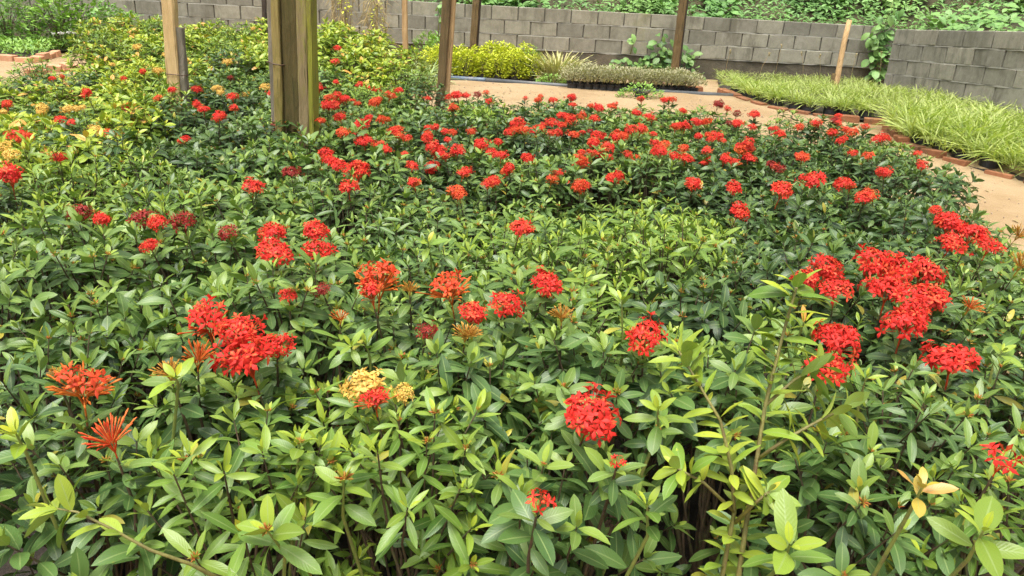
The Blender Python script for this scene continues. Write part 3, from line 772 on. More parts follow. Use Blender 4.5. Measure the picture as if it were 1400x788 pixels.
for q in SHRUBS:
    gz = ground_z(q['x'], q['y'])
    root = empty('ixora_shrub', (q['x'], q['y'], gz))
    q['root'] = root
    rnd = random.Random(int(q['x'] * 1000) * 31 + int(q['y'] * 1000))
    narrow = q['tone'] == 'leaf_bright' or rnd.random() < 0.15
    fl_leaves = []
    fstems = []
    for (p, dia, kind, mat) in q['fl']:
        loc = p - root.location
        ax = Vector((rnd.uniform(-.25, .25), rnd.uniform(-.38, .06), 1)).normalized()
        o = link('flower_cluster', head_me(kind, rnd.randrange(len(HEAD[kind])), mat), root)
        R3 = ax.to_track_quat('Z', 'Y').to_matrix() @ Matrix.Rotation(rnd.uniform(0, 6.28), 3, 'Z')
        o.matrix_local = Matrix.Translation(loc) @ R3.to_4x4() @ Matrix.Diagonal((dia / 2 * rnd.uniform(0.85, 1.15), dia / 2 * rnd.uniform(0.85, 1.1), dia / 2 * rnd.uniform(0.8, 1.15), 1))
        tip = loc - ax * dia * 0.62
        sl = shoot_leaves(rnd, tip, ax, 0.060, 6, fl_leaves, 1.25, narrow)
        low = tip - ax * sl
        fstems.append(([Vector((rnd.uniform(-.02, .02), rnd.uniform(-.02, .02), 0)), low * 0.5 + Vector((0, 0, -0.05)), low, tip + ax * 0.01], [0.006, 0.0045, 0.003, 0.002]))
    if q['near']:
        stems, leaves, buds = gen_shrub(rnd.randrange(10 ** 6), q['h'], 0.19, 19, 0.069, narrow, 13 if q['y'] < 1.3 else 9, 0.3, (7, 10))
        leaves = leaves + fl_leaves
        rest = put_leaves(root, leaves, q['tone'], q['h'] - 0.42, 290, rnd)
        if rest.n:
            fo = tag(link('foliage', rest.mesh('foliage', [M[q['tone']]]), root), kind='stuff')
        link('stem', stems_mesh(stems + fstems, 'stem', 'stem', 6), root)
        for p, ax, r in buds:
            mb = MB(); add_bud(mb, Vector((0, 0, 0)), ax, r * 0.85, rnd, 0, 14)
            b = link('flower_bud', mb.mesh('flower_bud', [M['bud_small']]), root); b.location = p
    else:
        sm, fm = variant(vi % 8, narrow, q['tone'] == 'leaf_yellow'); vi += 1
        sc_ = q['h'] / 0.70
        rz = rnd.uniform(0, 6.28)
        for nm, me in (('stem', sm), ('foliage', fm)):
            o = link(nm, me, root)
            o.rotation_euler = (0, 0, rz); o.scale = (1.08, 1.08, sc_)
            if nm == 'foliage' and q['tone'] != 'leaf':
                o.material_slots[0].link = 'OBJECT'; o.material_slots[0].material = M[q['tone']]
        if fl_leaves:
            mb = MB(); join_leaves(mb, fl_leaves)
            link('flower_shoot_leaves', mb.mesh('flower_shoot_leaves', [M[q['tone']]]), root)['kind'] = 'stuff'
            link('flower_stem', stems_mesh(fstems, 'flower_stem'), root)
    if q['near'] or q['x'] > 1.6:
        b = link('grow_bag', BAG_ME, root); b.location.z = -0.01
    # label: leaf tone, flowers, neighbour
    cnt = {}
    for (_, _, kind, mat) in q['fl']:
        w = CLR_W[mat]
        if kind == 'spike': w = 'spiky unopened ' + ('red' if mat == 'red' else 'orange')
        cnt[w] = cnt.get(w, 0) + 1
    fw = ' and '.join('%s %s' % (WORDS[min(v, 12)], k) for k, v in list(cnt.items())[:2])
    place = ' at the path edge' if q['x'] > 1.75 else ''
    for (lx, ly), ln_ in LANDMARK:
        if (lx - q['x']) ** 2 + (ly - q['y']) ** 2 < 0.42 ** 2: place = ' ' + ln_
    lab = '%s ixora shrub%s ' % (TONE_W[q['tone']], place)
    lab += ('carrying ' + fw + ' flower ' + ('cluster' if sum(cnt.values()) == 1 else 'clusters')) if cnt else 'without open flowers in the packed bed'
    lab = ' '.join(lab.split()[:16])
    q['fw'] = fw
    tag(root, lab, 'shrub', 'ixora shrubs packed in the nursery bed')
for q in SHRUBS:                                         # flowerless shrubs are told apart by a flowering neighbour
    if not q['fw'] and 'packed bed' in q['root']['label'] and ' at ' not in q['root']['label'] and 'beside' not in q['root']['label']:
        nb = [o for o in SHRUBS if o['fw'] and (o['x'] - q['x']) ** 2 + (o['y'] - q['y']) ** 2 < 0.40 ** 2]
        if nb:
            o = min(nb, key=lambda o: (o['x'] - q['x']) ** 2 + (o['y'] - q['y']) ** 2)
            lab = 'flowerless %s ixora shrub beside the %s one carrying %s' % (TONE_W[q['tone']], TONE_W[o['tone']], o['fw'])
            if len(lab.split()) <= 14: q['root']['label'] = lab + (' cluster' if o['fw'].startswith('one') and ' and ' not in o['fw'] else ' clusters')

# ------------------------------------------------------------------ the tall leggy shrub standing above the bed
rnd = random.Random(404)
LZ = 1.14
root = empty('leggy_shrub', at(1012, 800, LZ)); root.location.z = 0.0
def lp(px, py, Z=LZ): return at(px, py, Z) - root.location
base = Vector((0, 0, 0))
LEG = [([base, lp(1008, 800), lp(1022, 705), lp(1036, 620), lp(1046, 555), lp(1062, 490, LZ), lp(1078, 430), lp(1092, 384)], 0.0046, 0.0020),
       ([base, lp(985, 800), lp(1004, 700), lp(1000, 640, LZ - .03), lp(985, 575, LZ - .03), lp(952, 520, LZ - .02), lp(928, 480, LZ)], 0.0042, 0.0016),
       ([lp(1036, 628), lp(1075, 600, LZ - .02), lp(1120, 575), lp(1160, 556, LZ + .03)], 0.0035, 0.0016),
       ([lp(1046, 555), lp(1085, 520, LZ + .02), lp(1120, 500, LZ + .04)], 0.003, 0.0015),
       ([lp(1005, 715), lp(1030, 690, LZ - .04), lp(1052, 672, LZ - .06)], 0.0035, 0.002),
       ([lp(1004, 700), lp(962, 660, LZ - .04), lp(925, 640, LZ - .04)], 0.003, 0.0016)]
lv = []
for pts, r0_, r1_ in LEG:
    n = len(pts)
    mb = MB(); mb.tube(pts, [r0_ + (r1_ - r0_) * i / (n - 1) for i in range(n)], 7)
    link('stem', mb.mesh('stem', [M['stem_leggy']]), root)
    ax = (pts[-1] - pts[-2]).normalized()
    shoot_leaves(rnd, pts[-1], ax, 0.056, 4, lv, 0.9)
    # sparse pairs along the bare stems
    acc = 0.0
    for i in range(1, n - 1):
        a, b = pts[i], pts[i + 1]
        for t in (0.05, 0.25, 0.45, 0.65, 0.85):
            p = a.lerp(b, t); axx = (b - a).normalized(); rf = axx.orthogonal()
            an = rnd.uniform(0, 6.28)
            for sgn in (0, math.pi):
                if rnd.random() < 0.12: continue
                rad = Matrix.Rotation(an + sgn, 3, axx) @ rf
                d = rad + axx * rnd.uniform(0.1, 0.9)
                lv.append((leaf_frame(p, d, axx + Vector((0, -0.4, 0.5)), rnd.uniform(-.4, .4)), rnd.uniform(0.038, 0.062), rnd.choice('nw'), rnd.randrange(6), rnd.random(), rnd.uniform(0.2, 0.9)))
put_leaves(root, lv, 'leaf_leggy', -1, 300, rnd)
tag(root, 'tall leggy yellow-green shrub with bare forked stems rising above the bed', 'shrub')

rnd = random.Random(88)
bp = [at(300, 792, 1.14), at(262, 772, 1.09), at(205, 752, 1.06), at(150, 722, 1.04), at(105, 700, 1.03), at(68, 694, 1.03)]
q = nearest(bp[0].x, bp[0].y); r_ = q['root']
loc = [Vector((0.0, 0.0, 0.25))] + [p - r_.location for p in bp]
mb = MB(); mb.tube(loc, [0.0042, 0.0034, 0.0028, 0.0024, 0.002, 0.0016, 0.001], 7)
link('branch', mb.mesh('branch', [M['stem_leggy']]), r_)
lv = []
shoot_leaves(rnd, loc[-1], (loc[-1] - loc[-2]), 0.06, 4, lv, 0.9)
for i in range(3, 6):
    for t in (0.2, 0.7):
        p = loc[i].lerp(loc[i + 1], t); axx = (loc[i + 1] - loc[i]).normalized()
        an = rnd.uniform(0, 6.28)
        for sgn in (0, math.pi):
            if rnd.random() < 0.35: continue
            d = (Matrix.Rotation(an + sgn, 3, axx) @ axx.orthogonal().normalized()) + axx * rnd.uniform(0.1, 1.2)
            lv.append((leaf_frame(p, d, Vector((0, -0.5, 0.9)), rnd.uniform(-.5, .5)), rnd.uniform(0.035, 0.058), 'n', rnd.randrange(6), rnd.random(), rnd.uniform(0.2, 0.8)))
put_leaves(r_, lv, 'leaf_bright', -1, 300, rnd)
# special shoots seen among the front shrubs: pale or orange leaf rosettes
def rosette(px, py, off, size, mat, nodes, kind_narrow=False, bud=0.0, spread=1.0):
    p = march(px, py, canopy_z, off)
    q = nearest(p.x, p.y); r_ = q['root']
    rr = random.Random(int(px * 7 + py))
    loc = p - r_.location
    ax = Vector((rr.uniform(-.2, .2), rr.uniform(-.45, -.05), 1)).normalized()
    out = []
    sl = shoot_leaves(rr, loc, ax, size, nodes, out, spread, kind_narrow)
    put_leaves(r_, out, mat, -1, 300, rr)
    low = loc - ax * sl
    link('stem', stems_mesh([([Vector((0, 0, 0.02)), low * 0.5 + Vector((0, 0, -.04)), low, loc], [0.005, 0.004, 0.003, 0.0015])], 'stem', 'stem_green', 6), r_)
    if bud:
        mb = MB(); add_bud(mb, Vector((0, 0, 0)), ax, bud, rr, 0, 14)
        b = link('flower_bud', mb.mesh('flower_bud', [M['bud_small']]), r_); b.location = loc
for a in [(1262, 664, 0.05, 0.056, 'leaf_orange', 4), (1345, 725, 0.05, 0.082, 'leaf_bright', 4), (470, 655, 0.03, 0.075, 'leaf_bright', 5, False, 0.016, 1.3), (365, 725, 0.03, 0.066, 'leaf_bright', 5, False, 0.012, 1.2),
          (240, 515, 0.04, 0.062, 'leaf_yellow', 3), (480, 472, 0.03, 0.06, 'leaf_bright', 5), (410, 605, 0.02, 0.06, 'leaf_bright', 4, False, 0.01), (1100, 440, 0.03, 0.07, 'leaf_yellow', 3),
          (20, 590, 0.06, 0.06, 'leaf_yellow', 4), (900, 560, 0.03, 0.06, 'leaf_bright', 5), (885, 690, 0.02, 0.056, 'leaf_bright', 5), (1080, 745, 0.03, 0.075, 'leaf_bright', 4, False, 0, 1.2),
          (800, 380, 0.04, 0.06, 'leaf_bright', 6, True), (850, 410, 0.05, 0.066, 'leaf_bright', 7, True), (585, 330, 0.03, 0.06, 'leaf_bright', 5), (1175, 440, 0.04, 0.055, 'leaf_bright', 5, True),
          (1185, 515, 0.03, 0.055, 'leaf_bright', 5, True), (1370, 480, 0.03, 0.06, 'leaf_bright', 4), (270, 265, 0.04, 0.055, 'leaf_bright', 4), (500, 470, 0.02, 0.06, 'leaf_bright', 4)]:
    rosette(*a)

# ------------------------------------------------------------------ timber posts and stakes
def beam(name, parent, a, b, w, d, mat, jit=0.003, seed=0, twist=0.0):
    """a sawn timber from a to b (local), worn edges and a slightly uneven run"""
    rnd = random.Random(seed); a, b = Vector(a), Vector(b)
    ax = (b - a).normalized()
    xx = Vector((math.cos(twist), math.sin(twist), 0)); xx = (xx - ax * xx.dot(ax)).normalized(); yy = ax.cross(xx)
    n = 26; V = []; F = []; jit *= 0.5
    ch = min(w, d) * 0.12
    prof = [(-w/2 + ch, -d/2), (w/2 - ch, -d/2), (w/2, -d/2 + ch), (w/2, d/2 - ch), (w/2 - ch, d/2), (-w/2 + ch, d/2), (-w/2, d/2 - ch), (-w/2, -d/2 + ch)]
    for i in range(n):
        c = a.lerp(b, i / (n - 1)) + xx * rnd.uniform(-jit, jit) + yy * rnd.uniform(-jit, jit)
        for (u, v) in prof: V.append(c + xx * (u * (1 + 0.05 * mnoise.noise(Vector((i * 0.7, u * 40, seed)))) + rnd.uniform(-.0022, .0022)) + yy * (v + rnd.uniform(-.0022, .0022)))
    for i in range(n - 1):
        for k in range(8): F.append((i * 8 + k, i * 8 + (k + 1) % 8, i * 8 + 8 + (k + 1) % 8, i * 8 + 8 + k))
    F += [tuple(range(8))[::-1], tuple(range((n - 1) * 8, n * 8))]
    return link(name, mesh_from(name, V, F, None, [M[mat]], smooth=False), parent)
def post_line(px0, py0, px1, py1, Z, top_z, name):
    """a post whose foot stands on the ground at depth Z; direction from its seen lean"""
    lo = at(px1, py1, Z); gz = ground_z(lo.x, lo.y)
    # keep the post in the plane facing the camera at its own distance
    r0 = at(px0, py0, 1.0) - CAM
    hi = CAM + r0 * (lo.y / r0.y)
    d = hi - lo
    d = d / d.z
    foot = lo + d * (gz - 0.25 - lo.z); head = lo + d * (top_z - lo.z)
    e = empty(name, foot); e.location.z = foot.z
    return e, Vector((0, 0, 0)), head - foot
# main post of several timbers tied together
Zm = 4.05
e, f0, h0 = post_line(399, 0, 404, 180, Zm, 2.6, 'timber_post')
k = Zm / FPX
beam('core_post', e, f0, h0, 25 * k, 0.10, 'wood_dark', 0.002, 1)
beam('board', e, f0 + Vector((18.5 * k, -0.028, 0)), h0 + Vector((17 * k, -0.028, 0)), 13 * k, 0.12, 'wood_moss', 0.002, 2)
beam('board', e, f0 + Vector((28.2 * k, -0.024, 0)), h0 + Vector((26 * k, -0.024, 0)), 6.2 * k, 0.12, 'wood_green', 0.002, 22)['label'] = 'board edge covered in yellow-green moss'
beam('board', e, f0 + Vector((-17 * k, -0.02, 0)), h0 + Vector((-17.5 * k, -0.02, 0)), 10.5 * k, 0.10, 'wood_olive', 0.002, 3)
beam('lath', e, f0 + Vector((-28 * k, -0.01, 0)), h0 + Vector((-26.5 * k, -0.01, 0)), 7 * k, 0.035, 'wood_grey', 0.003, 4)
mb = MB()
zt = at(384, 83, Zm).z - e.location.z
cx = (f0 + (h0 - f0) * (zt / (h0.z - f0.z)))
mb.tube([cx + Vector((-33 * k, -0.03, 0.004)), cx + Vector((-27 * k, -0.042, 0.003)), cx + Vector((-20 * k, -0.082, 0)), cx + Vector((-11 * k, -0.082, -0.005)), cx + Vector((-8 * k, -0.04, -0.006))], [0.0035] * 5, 6)
link('wire_tie', mb.mesh('wire_tie', [M['wire']]), e)
tag(e, 'thick post of bundled boards with a mossy yellow-green edge standing among the shrubs', 'post')
# pale stake with a grey board
Zs = 4.8
e, f0, h0 = post_line(231, 0, 240, 122, Zs, 2.7, 'wooden_stake'); k = Zs / FPX
beam('stake', e, f0, h0, 16.5 * k, 0.07, 'wood_pale', 0.004, 5)
zt = at(240, 36, Zs).z - e.location.z
fr = zt / h0.z
beam('board', e, f0 + Vector((10.5 * k, 0.01, 0)), f0 + (h0 - f0) * fr + Vector((10.5 * k, 0.01, 0)), 11 * k, 0.05, 'wood_grey', 0.003, 6)
mb = MB(); zt2 = at(240, 100, Zs).z - e.location.z; cx = f0 + (h0 - f0) * (zt2 / h0.z)
mb.tube([cx + Vector((-9 * k, -0.03, 0.003)), cx + Vector((-8 * k, -0.040, 0)), cx + Vector((8 * k, -0.040, -0.004)), cx + Vector((17 * k, -0.022, -0.006)), cx + Vector((17 * k, 0.03, -0.006))], [0.003] * 5, 5)
link('wire_tie', mb.mesh('wire_tie', [M['wire']]), e)
tag(e, 'pale round wooden stake with a short grey board tied to its foot', 'stake')
# post at the path corner
Zp = 5.9
e, f0, h0 = post_line(611, 0, 604, 112, Zp, 2.9, 'timber_post'); k = Zp / FPX
beam('core_post', e, f0, h0, 11 * k, 0.09, 'wood_brown', 0.003, 7)
beam('board', e, f0 + Vector((8 * k, 0.02, 0)), h0 + Vector((9 * k, 0.02, 0)), 6 * k, 0.06, 'wood_tan', 0.003, 8)
tag(e, 'brown double timber post at the corner of the bed by the path', 'post')
for (px0, py0, px1, py1, Z, tz, w, mat, nm, lab) in [
        (553, 0, 554, 68, 8.6, 2.6, 7, 'wood_tan', 'wooden_stake', 'thin tan stake among the grassy weeds before the wall'),
        (651, 0, 647, 62, 10.6, 2.5, 9, 'wood_brown', 'timber_post', 'dark brown post standing behind the lime-yellow hedge plants'),
        (934, 0, 926, 64, 10.7, 2.6, 10, 'wood_brown', 'timber_post', 'brown post against the wall above the broad-leaved creeper'),
        (361, -10, 362, 32, 10.9, 2.2, 6, 'wood_black', 'timber_post', 'thin blackened post against the wall behind the thick bundled post')]:
    e, f0, h0 = post_line(px0, py0, px1, py1, Z, tz, nm); k = Z / FPX
    beam('shaft', e, f0, h0, w * k, 0.07, mat, 0.005, int(px0))
    if mat == 'wood_brown': beam('batten', e, f0 + Vector((w * 0.62 * k, 0.02, 0)), h0 + Vector((w * 0.62 * k, 0.02, 0)), 2.6 * k, 0.04, 'wood_black', 0.003, int(px0) + 1)
    tag(e, lab, 'stake' if nm == 'wooden_stake' else 'post')
# dark post rising from the bank behind the wall corner
p0, p1 = at(1237, -30, 12.3), at(1229, 45, 12.3)
e = empty('timber_post', p1 + Vector((0, 0, -0.4)))
beam('shaft', e, (0, 0, 0), p0 - p1 + Vector((0.1, 0, 1.2)), 0.11, 0.08, 'wood_black', 0.006, 91)
beam('batten', e, (0.07, -0.02, 0), p0 - p1 + Vector((0.17, -0.02, 1.2)), 0.04, 0.05, 'wood_brown', 0.006, 92)
tag(e, 'dark post on the bank above the corner of the two walls', 'post')
# leaning stake in the grass bed
a, b = at(1141, 122, 9.9), at(1161, 28, 9.75)
e = empty('wooden_stake', a + (a - b) * 0.15)
mb = MB()
pts = [Vector((0, 0, 0)) + (b - e.location) * t + Vector((0.006 * math.sin(t * 7), 0, 0)) for t in (0, .25, .5, .75, 1)]
mb.tube(pts, [0.042, 0.04, 0.037, 0.036, 0.034], 8)
link('shaft', mb.mesh('shaft', [M['wood_tan']]), e)
beam('board', e, Vector((-0.06, 0.0, 0.0)), (b - e.location) * 0.33 + Vector((-0.05, 0, 0)), 0.05, 0.03, 'wood_brown', 0.003, 95)
tag(e, 'round tan stake leaning in the yellow-green grass bed', 'stake')

# ------------------------------------------------------------------ grass beds
def tuft_mesh(name, seed, n, h, mat, sp=0.10, el=(0.75, 1.45)):
    rnd = random.Random(seed); mb = MB()
    for k in range(n):
        a = rnd.uniform(0, 6.28); e = rnd.uniform(*el)
        d = Vector((math.cos(a) * math.cos(e), math.sin(a) * math.cos(e), math.sin(e)))
        r = rnd.uniform(0, sp)
        p = Vector((math.cos(a) * r, math.sin(a) * r, 0))
        add_leaf(mb, leaf_frame(p, d, Vector((-d.x, -d.y, 0.6)) if False else Vector((0, 0, 1)), rnd.uniform(-.5, .5)), h * rnd.uniform(0.7, 1.25), rnd.choice(BLADE_G), rnd.random() * 0.95, rnd.random() * 0.6)
    return mb, mb.mesh(name, [M[mat]])
TUFT = [tuft_mesh('blades', 300 + i, 80, 0.27, 'blade', 0.12, (0.35, 1.45))[1] for i in range(5)]
TUFT_G = [tuft_mesh('blades', 330 + i, 110, 0.36, 'blade_green', 0.14, (0.5, 1.5))[1] for i in range(2)]
SHORT = [tuft_mesh('blades', 360 + i, 30, 0.20, 'blade', 0.09) for i in range(4)]
def gpt(px, py): p = on_ground(px, py); return (p.x, p.y)
E_BACK = [gpt(*q) for q in [(985, 127), (1010, 138), (1050, 151), (1110, 162), (1180, 168), (1212, 172)]]
E_FRONT = [gpt(*q) for q in [(1212, 178), (1235, 202), (1290, 222), (1345, 240), (1400, 254), (1450, 268)]]
GBED = E_BACK + E_FRONT + [(5.5, 5.4), (5.5, 7.2), (5.05, 10.9), (5.2, 11.6), (2.95, 11.6)]
poly_sheet('grass_bed_soil', GBED, 0.012, M['soil'], 0.25)
gr = random.Random(9)
def seg_points(E, step):
    out = []
    for (x1, y1), (x2, y2) in zip(E, E[1:]):
        L = math.hypot(x2 - x1, y2 - y1); n = max(1, int(L / step))
        out += [(x1 + (x2 - x1) * i / n, y1 + (y2 - y1) * i / n, math.atan2(y2 - y1, x2 - x1)) for i in range(n)]
    return out
def grass_clump(x, y, me, sc, label, group, bag=True, name='grass_clump', inset=0.0):
    r = empty(name, (x, y, ground_z(x, y)))
    o = link('blades', me, r); o.location.z = 0.10 if bag else 0.0; o.rotation_euler = (0, 0, gr.uniform(0, 6.28)); o.scale = (sc,) * 3
    if bag:
        b = link('grow_bag', BAG_ME, r); b.scale = (1, 1, 0.6)
    return tag(r, label, 'grass', group)
front_line = seg_points(E_FRONT, 0.2) + seg_points(E_BACK, 0.17)
nf = len(seg_points(E_FRONT, 0.2))
for i, (x, y, a) in enumerate(front_line):
    nx, ny = -math.sin(a), math.cos(a)
    if i < nf: nx, ny = abs(nx), abs(ny)
    else: nx, ny = abs(nx), abs(ny)
    for rowi in range(3 if i < nf else 1):
        off = 0.2 + rowi * 0.23
        sc = gr.uniform(0.6, 0.88) if i < nf else gr.uniform(0.5, 0.65)
        grass_clump(x + nx * off + gr.uniform(-.03, .03), y + ny * off + gr.uniform(-.03, .03), gr.choice(TUFT), sc,
                    'tall arching yellow-green grass clump in a black bag by the brick edge' if i < nf else 'short yellow-green grass clump in a black bag behind the curved brick edge',
                    'bagged grass clumps along the brick edging')
mb = MB()
for _ in range(2600):
    x, y = gr.uniform(2.6, 5.6), gr.uniform(5.3, 11.6)
    if not inside(x, y, GBED): continue
    # nearer bed is taller than the far one
    tall = sstep(8.6, 7.4, y) if False else (1.0 - sstep(7.2, 8.6, y))
    if gr.random() < 0.25: continue
    sm = gr.choice(SHORT)[0]
    th = gr.uniform(0, 6.28); ct, st = math.cos(th), math.sin(th)
    if mnoise.noise(Vector((x * 3.2, y * 3.2, 5))) < -0.28 and gr.random() < 0.7: continue
    sc = gr.uniform(0.5, 0.95) * (1.0 + 0.5 * tall) * (1 + 0.25 * mnoise.noise(Vector((x * 2.1, y * 2.1, 2)))) * (1 - 0.42 * sstep(8.8, 10.8, y))
    for Vv, Aa in zip(sm.V, sm.A):
        if gr.random() < 0.72: continue
        P = np.empty_like(Vv); P[:, 0] = (Vv[:, 0] * ct - Vv[:, 1] * st) * sc + x; P[:, 1] = (Vv[:, 0] * st + Vv[:, 1] * ct) * sc + y; P[:, 2] = Vv[:, 2] * sc + ground_z(x, y) + 0.10
        mb.add(P, BLADE_G[0][1], Aa)
tag(link('grass', mb.mesh('grass', [M['blade']])), 'yellow-green striped grass filling the bed before the walls', 'grass', kind='stuff')
# dry seed stalks standing above the far grass
for i in range(7):
    px = 1000 + i * 33 + gr.uniform(-10, 10)
    p = at(px, 104, 10.4)
    e = empty('seed_stalk', (p.x, p.y, ground_z(p.x, p.y)))
    mb = MB(); hgt = gr.uniform(0.42, 0.6); lx = gr.uniform(-.12, .12)
    mb.tube([(0, 0, 0), (lx * .4, 0, hgt * .6), (lx, 0, hgt)], [0.004, 0.003, 0.002], 4)
    link('stalk', mb.mesh('stalk', [M['straw']]), e)
    mb = MB()
    for j in range(14):
        a = gr.uniform(0, 6.28); add_leaf(mb, leaf_frame(Vector((lx, 0, hgt - j * 0.004)), Vector((math.cos(a), math.sin(a), 0.8)), Vector((0, 0, 1))), 0.03, NARROW_G[j % 6], gr.random(), 0.2)
    link('seed_head', mb.mesh('seed_head', [M['straw']]), e)
    tag(e, 'dry seed stalk above the grass at the foot of the block wall', 'weed', 'dry seed stalks in the grass bed')

# ------------------------------------------------------------------ brick edgings
def brick_variants(mat):
    rb = random.Random(3)
    return [block_mesh('brick', 0.21, 0.075, 0.10, rb, M[mat]) for _ in range(4)]
BR, BRP = brick_variants('brick'), brick_variants('brick_pale')
def edging(E, meshes, label, step=0.214, off=0.06, seed=1, name='brick_edging'):
    rb = random.Random(seed)
    pts = seg_points(E, step)
    root = empty(name, (pts[0][0], pts[0][1], ground_z(pts[0][0], pts[0][1])))
    for (x, y, a) in pts:
        o = link('brick', rb.choice(meshes), root)
        xm, ym = x + math.cos(a) * step / 2, y + math.sin(a) * step / 2
        o.location = Vector((xm, ym, ground_z(xm, ym) + 0.026 + rb.uniform(-.016, .014))) - root.location
        o.rotation_euler = (rb.uniform(-.08, .08), rb.uniform(-.04, .04), a + rb.uniform(-.05, .05))
    return tag(root, label, 'edging')
edging(E_BACK, BR, 'curved row of red bricks edging the short grass bed', seed=4)
edging(E_FRONT, BR, 'row of clay bricks edging the tall grass beside the sandy path', seed=6)
EL = [gpt(*q) for q in [(-60, 84), (0, 82), (48, 86), (80, 76)]]
edging(EL, BRP, 'pale orange bricks edging the green seedling bed', seed=8)
# loose bricks by the pipe
for px, py, lab in [(833, 120, 'dark red brick lying behind the pipe between the grey seedlings'), (905, 124, 'pale brick lying behind the pipe under the grey seedlings'), (948, 128, 'red brick at the end of the grey seedling row')]:
    p = on_ground(px, py); o = link('brick', BR[1].copy()); o.location = p + Vector((0, 0, 0.05)); o.rotation_euler = (0.05, 0, 0.06); tag(o, lab, 'brick')
for px, py, rz in [(70, 98, 0.4), (95, 96, -0.5), (50, 104, 0.9)]:
    p = on_ground(px, py); o = link('brick', BRP[2]); o.location = p + Vector((0, 0, 0.035)); o.rotation_euler = (0.1, 0.05, rz)
    tag(o, 'loose pale brick lying on the earth below the seedling bed', 'brick', 'loose bricks by the seedling bed')

# pipe along the path
pp = [on_ground(px, py) for px, py in [(590, 110), (660, 114), (740, 120), (830, 126), (920, 131), (1004, 136)]]
e = empty('irrigation_pipe', pp[0])
mb = MB(); mb.tube([p - pp[0] + Vector((0, 0, 0.035)) for p in pp[1:]], [0.032] * 5, 10)
link('pipe_length', mb.mesh('pipe_length', [M['pipe']]), e)
mb = MB(); mb.tube([p - pp[0] + Vector((0, 0, 0.035)) for p in pp[:2]] + [pp[1].lerp(pp[2], 0.05) - pp[0] + Vector((0, 0, 0.035))], [0.034] * 3, 10)
link('pipe_sleeve', mb.mesh('pipe_sleeve', [M['pipe_blue']]), e)
tag(e, 'long grey pipe lying along the far edge of the sandy path', 'pipe')

# ------------------------------------------------------------------ small-leaved plants: generic leafy mound
def mound_mesh(seed, rx, ry, h, n, size, geo, young=0.3, upright=0.4, zmin=0.0):
    rnd = random.Random(seed); mb = MB()
    for k in range(n):
        a = rnd.uniform(0, 6.28); u = rnd.random() ** 0.5; zz = rnd.random()
        lump = 1 + 0.28 * mnoise.noise(Vector((math.cos(a) * 1.8, math.sin(a) * 1.8, zz * 2 + seed)))
        rr = math.sqrt(max(0, 1 - zz ** 2.2)) * (0.55 + 0.45 * u) * lump
        p = Vector((rx * rr * math.cos(a), ry * rr * math.sin(a), zmin + (h - zmin) * zz * lump))
        d = Vector((math.cos(a) + rnd.uniform(-.7, .7), math.sin(a) + rnd.uniform(-.7, .7), upright + rnd.uniform(-.5, .6)))
        add_leaf(mb, leaf_frame(p, d, Vector((rnd.uniform(-.4, .4), rnd.uniform(-.6, .2), 1)), rnd.uniform(-.4, .4)), size * rnd.uniform(0.6, 1.3), rnd.choice(geo), rnd.random() * 0.96, young * rnd.random() * (0.5 + zz))
    return mb
def twig_mesh(seed, h, r, n, mat='stem'):
    rnd = random.Random(seed); st = []
    for k in range(n):
        a = rnd.uniform(0, 6.28); q = rnd.uniform(0.3, 0.9) * r
        st.append(([Vector((0, 0, 0)), Vector((q * .4 * math.cos(a), q * .4 * math.sin(a), h * .5)), Vector((q * math.cos(a), q * math.sin(a), h * 0.9))], [0.008, 0.005, 0.002]))
    return stems_mesh(st, 'stem', mat)
def plant(name, loc, fol, twig, label, cat, group=None, rz=0.0, sc=1.0, bag=False):
    r = empty(name, loc)
    for nm, me in (('foliage', fol), ('stem', twig)):
        o = link(nm, me, r); o.rotation_euler = (0, 0, rz); o.scale = (sc,) * 3 if not isinstance(sc, tuple) else sc
    if bag:
        b = link('grow_bag', BAG_ME, r); b.scale.z = 0.45
    return tag(r, label, cat, group)
pr = random.Random(31)
# lime-yellow hedge plants
LIME = [mound_mesh(500 + i, 0.27, 0.22, 0.47, 900, 0.055, LEAF_G, 0.9, 0.4, 0.05).mesh('foliage', [M['leaf_lime']]) for i in range(3)]
LT = twig_mesh(1, 0.42, 0.2, 9)
for i in range(13):
    px = 592 + i * 11.2; rowi = i % 2
    p = at(px, 100, 9.55 + rowi * 0.35); z = ground_z(p.x, p.y)
    plant('lime_shrub', (p.x, p.y + pr.uniform(-.05, .05), z), LIME[i % 3], LT, 'small lime-yellow leafy shrub in a black bag behind the pipe', 'shrub', 'lime-yellow plants behind the pipe', pr.uniform(0, 6.28), pr.uniform(0.72, 0.9) * (1.0 if rowi else 0.88), True)
# green feathery plant at their end, straw tuft, bright green mats
FG = mound_mesh(540, 0.22, 0.2, 0.42, 500, 0.035, NARROW_G, 0.3, 0.9).mesh('foliage', [M['leaf_seed']])
p = at(722, 100, 9.7); plant('feathery_shrub', (p.x, p.y, ground_z(p.x, p.y)), FG, LT, 'soft green feathery plant at the end of the lime-yellow row', 'shrub')
p = at(762, 108, 9.6)
r = empty('straw_tuft', (p.x, p.y, ground_z(p.x, p.y)))
mbx, me = tuft_mesh('blades', 371, 260, 0.34, 'straw_pale', 0.2, (1.2, 1.55)); link('blades', me, r)
mbx, me = tuft_mesh('blades', 372, 60, 0.34, 'blade_green', 0.2); link('blades', me, r)
tag(r, 'pale straw-coloured grass tuft beside the grey seedlings', 'grass')
MAT_ = mound_mesh(560, 0.22, 0.13, 0.13, 420, 0.03, LEAF_G, 0.6, 0.6).mesh('foliage', [M['leaf_seed']])
TW0 = twig_mesh(2, 0.1, 0.12, 5)
p = on_ground(756, 118); plant('seedling_patch', p, MAT_, TW0, 'small bright green seedling mat resting on the pipe', 'seedling')
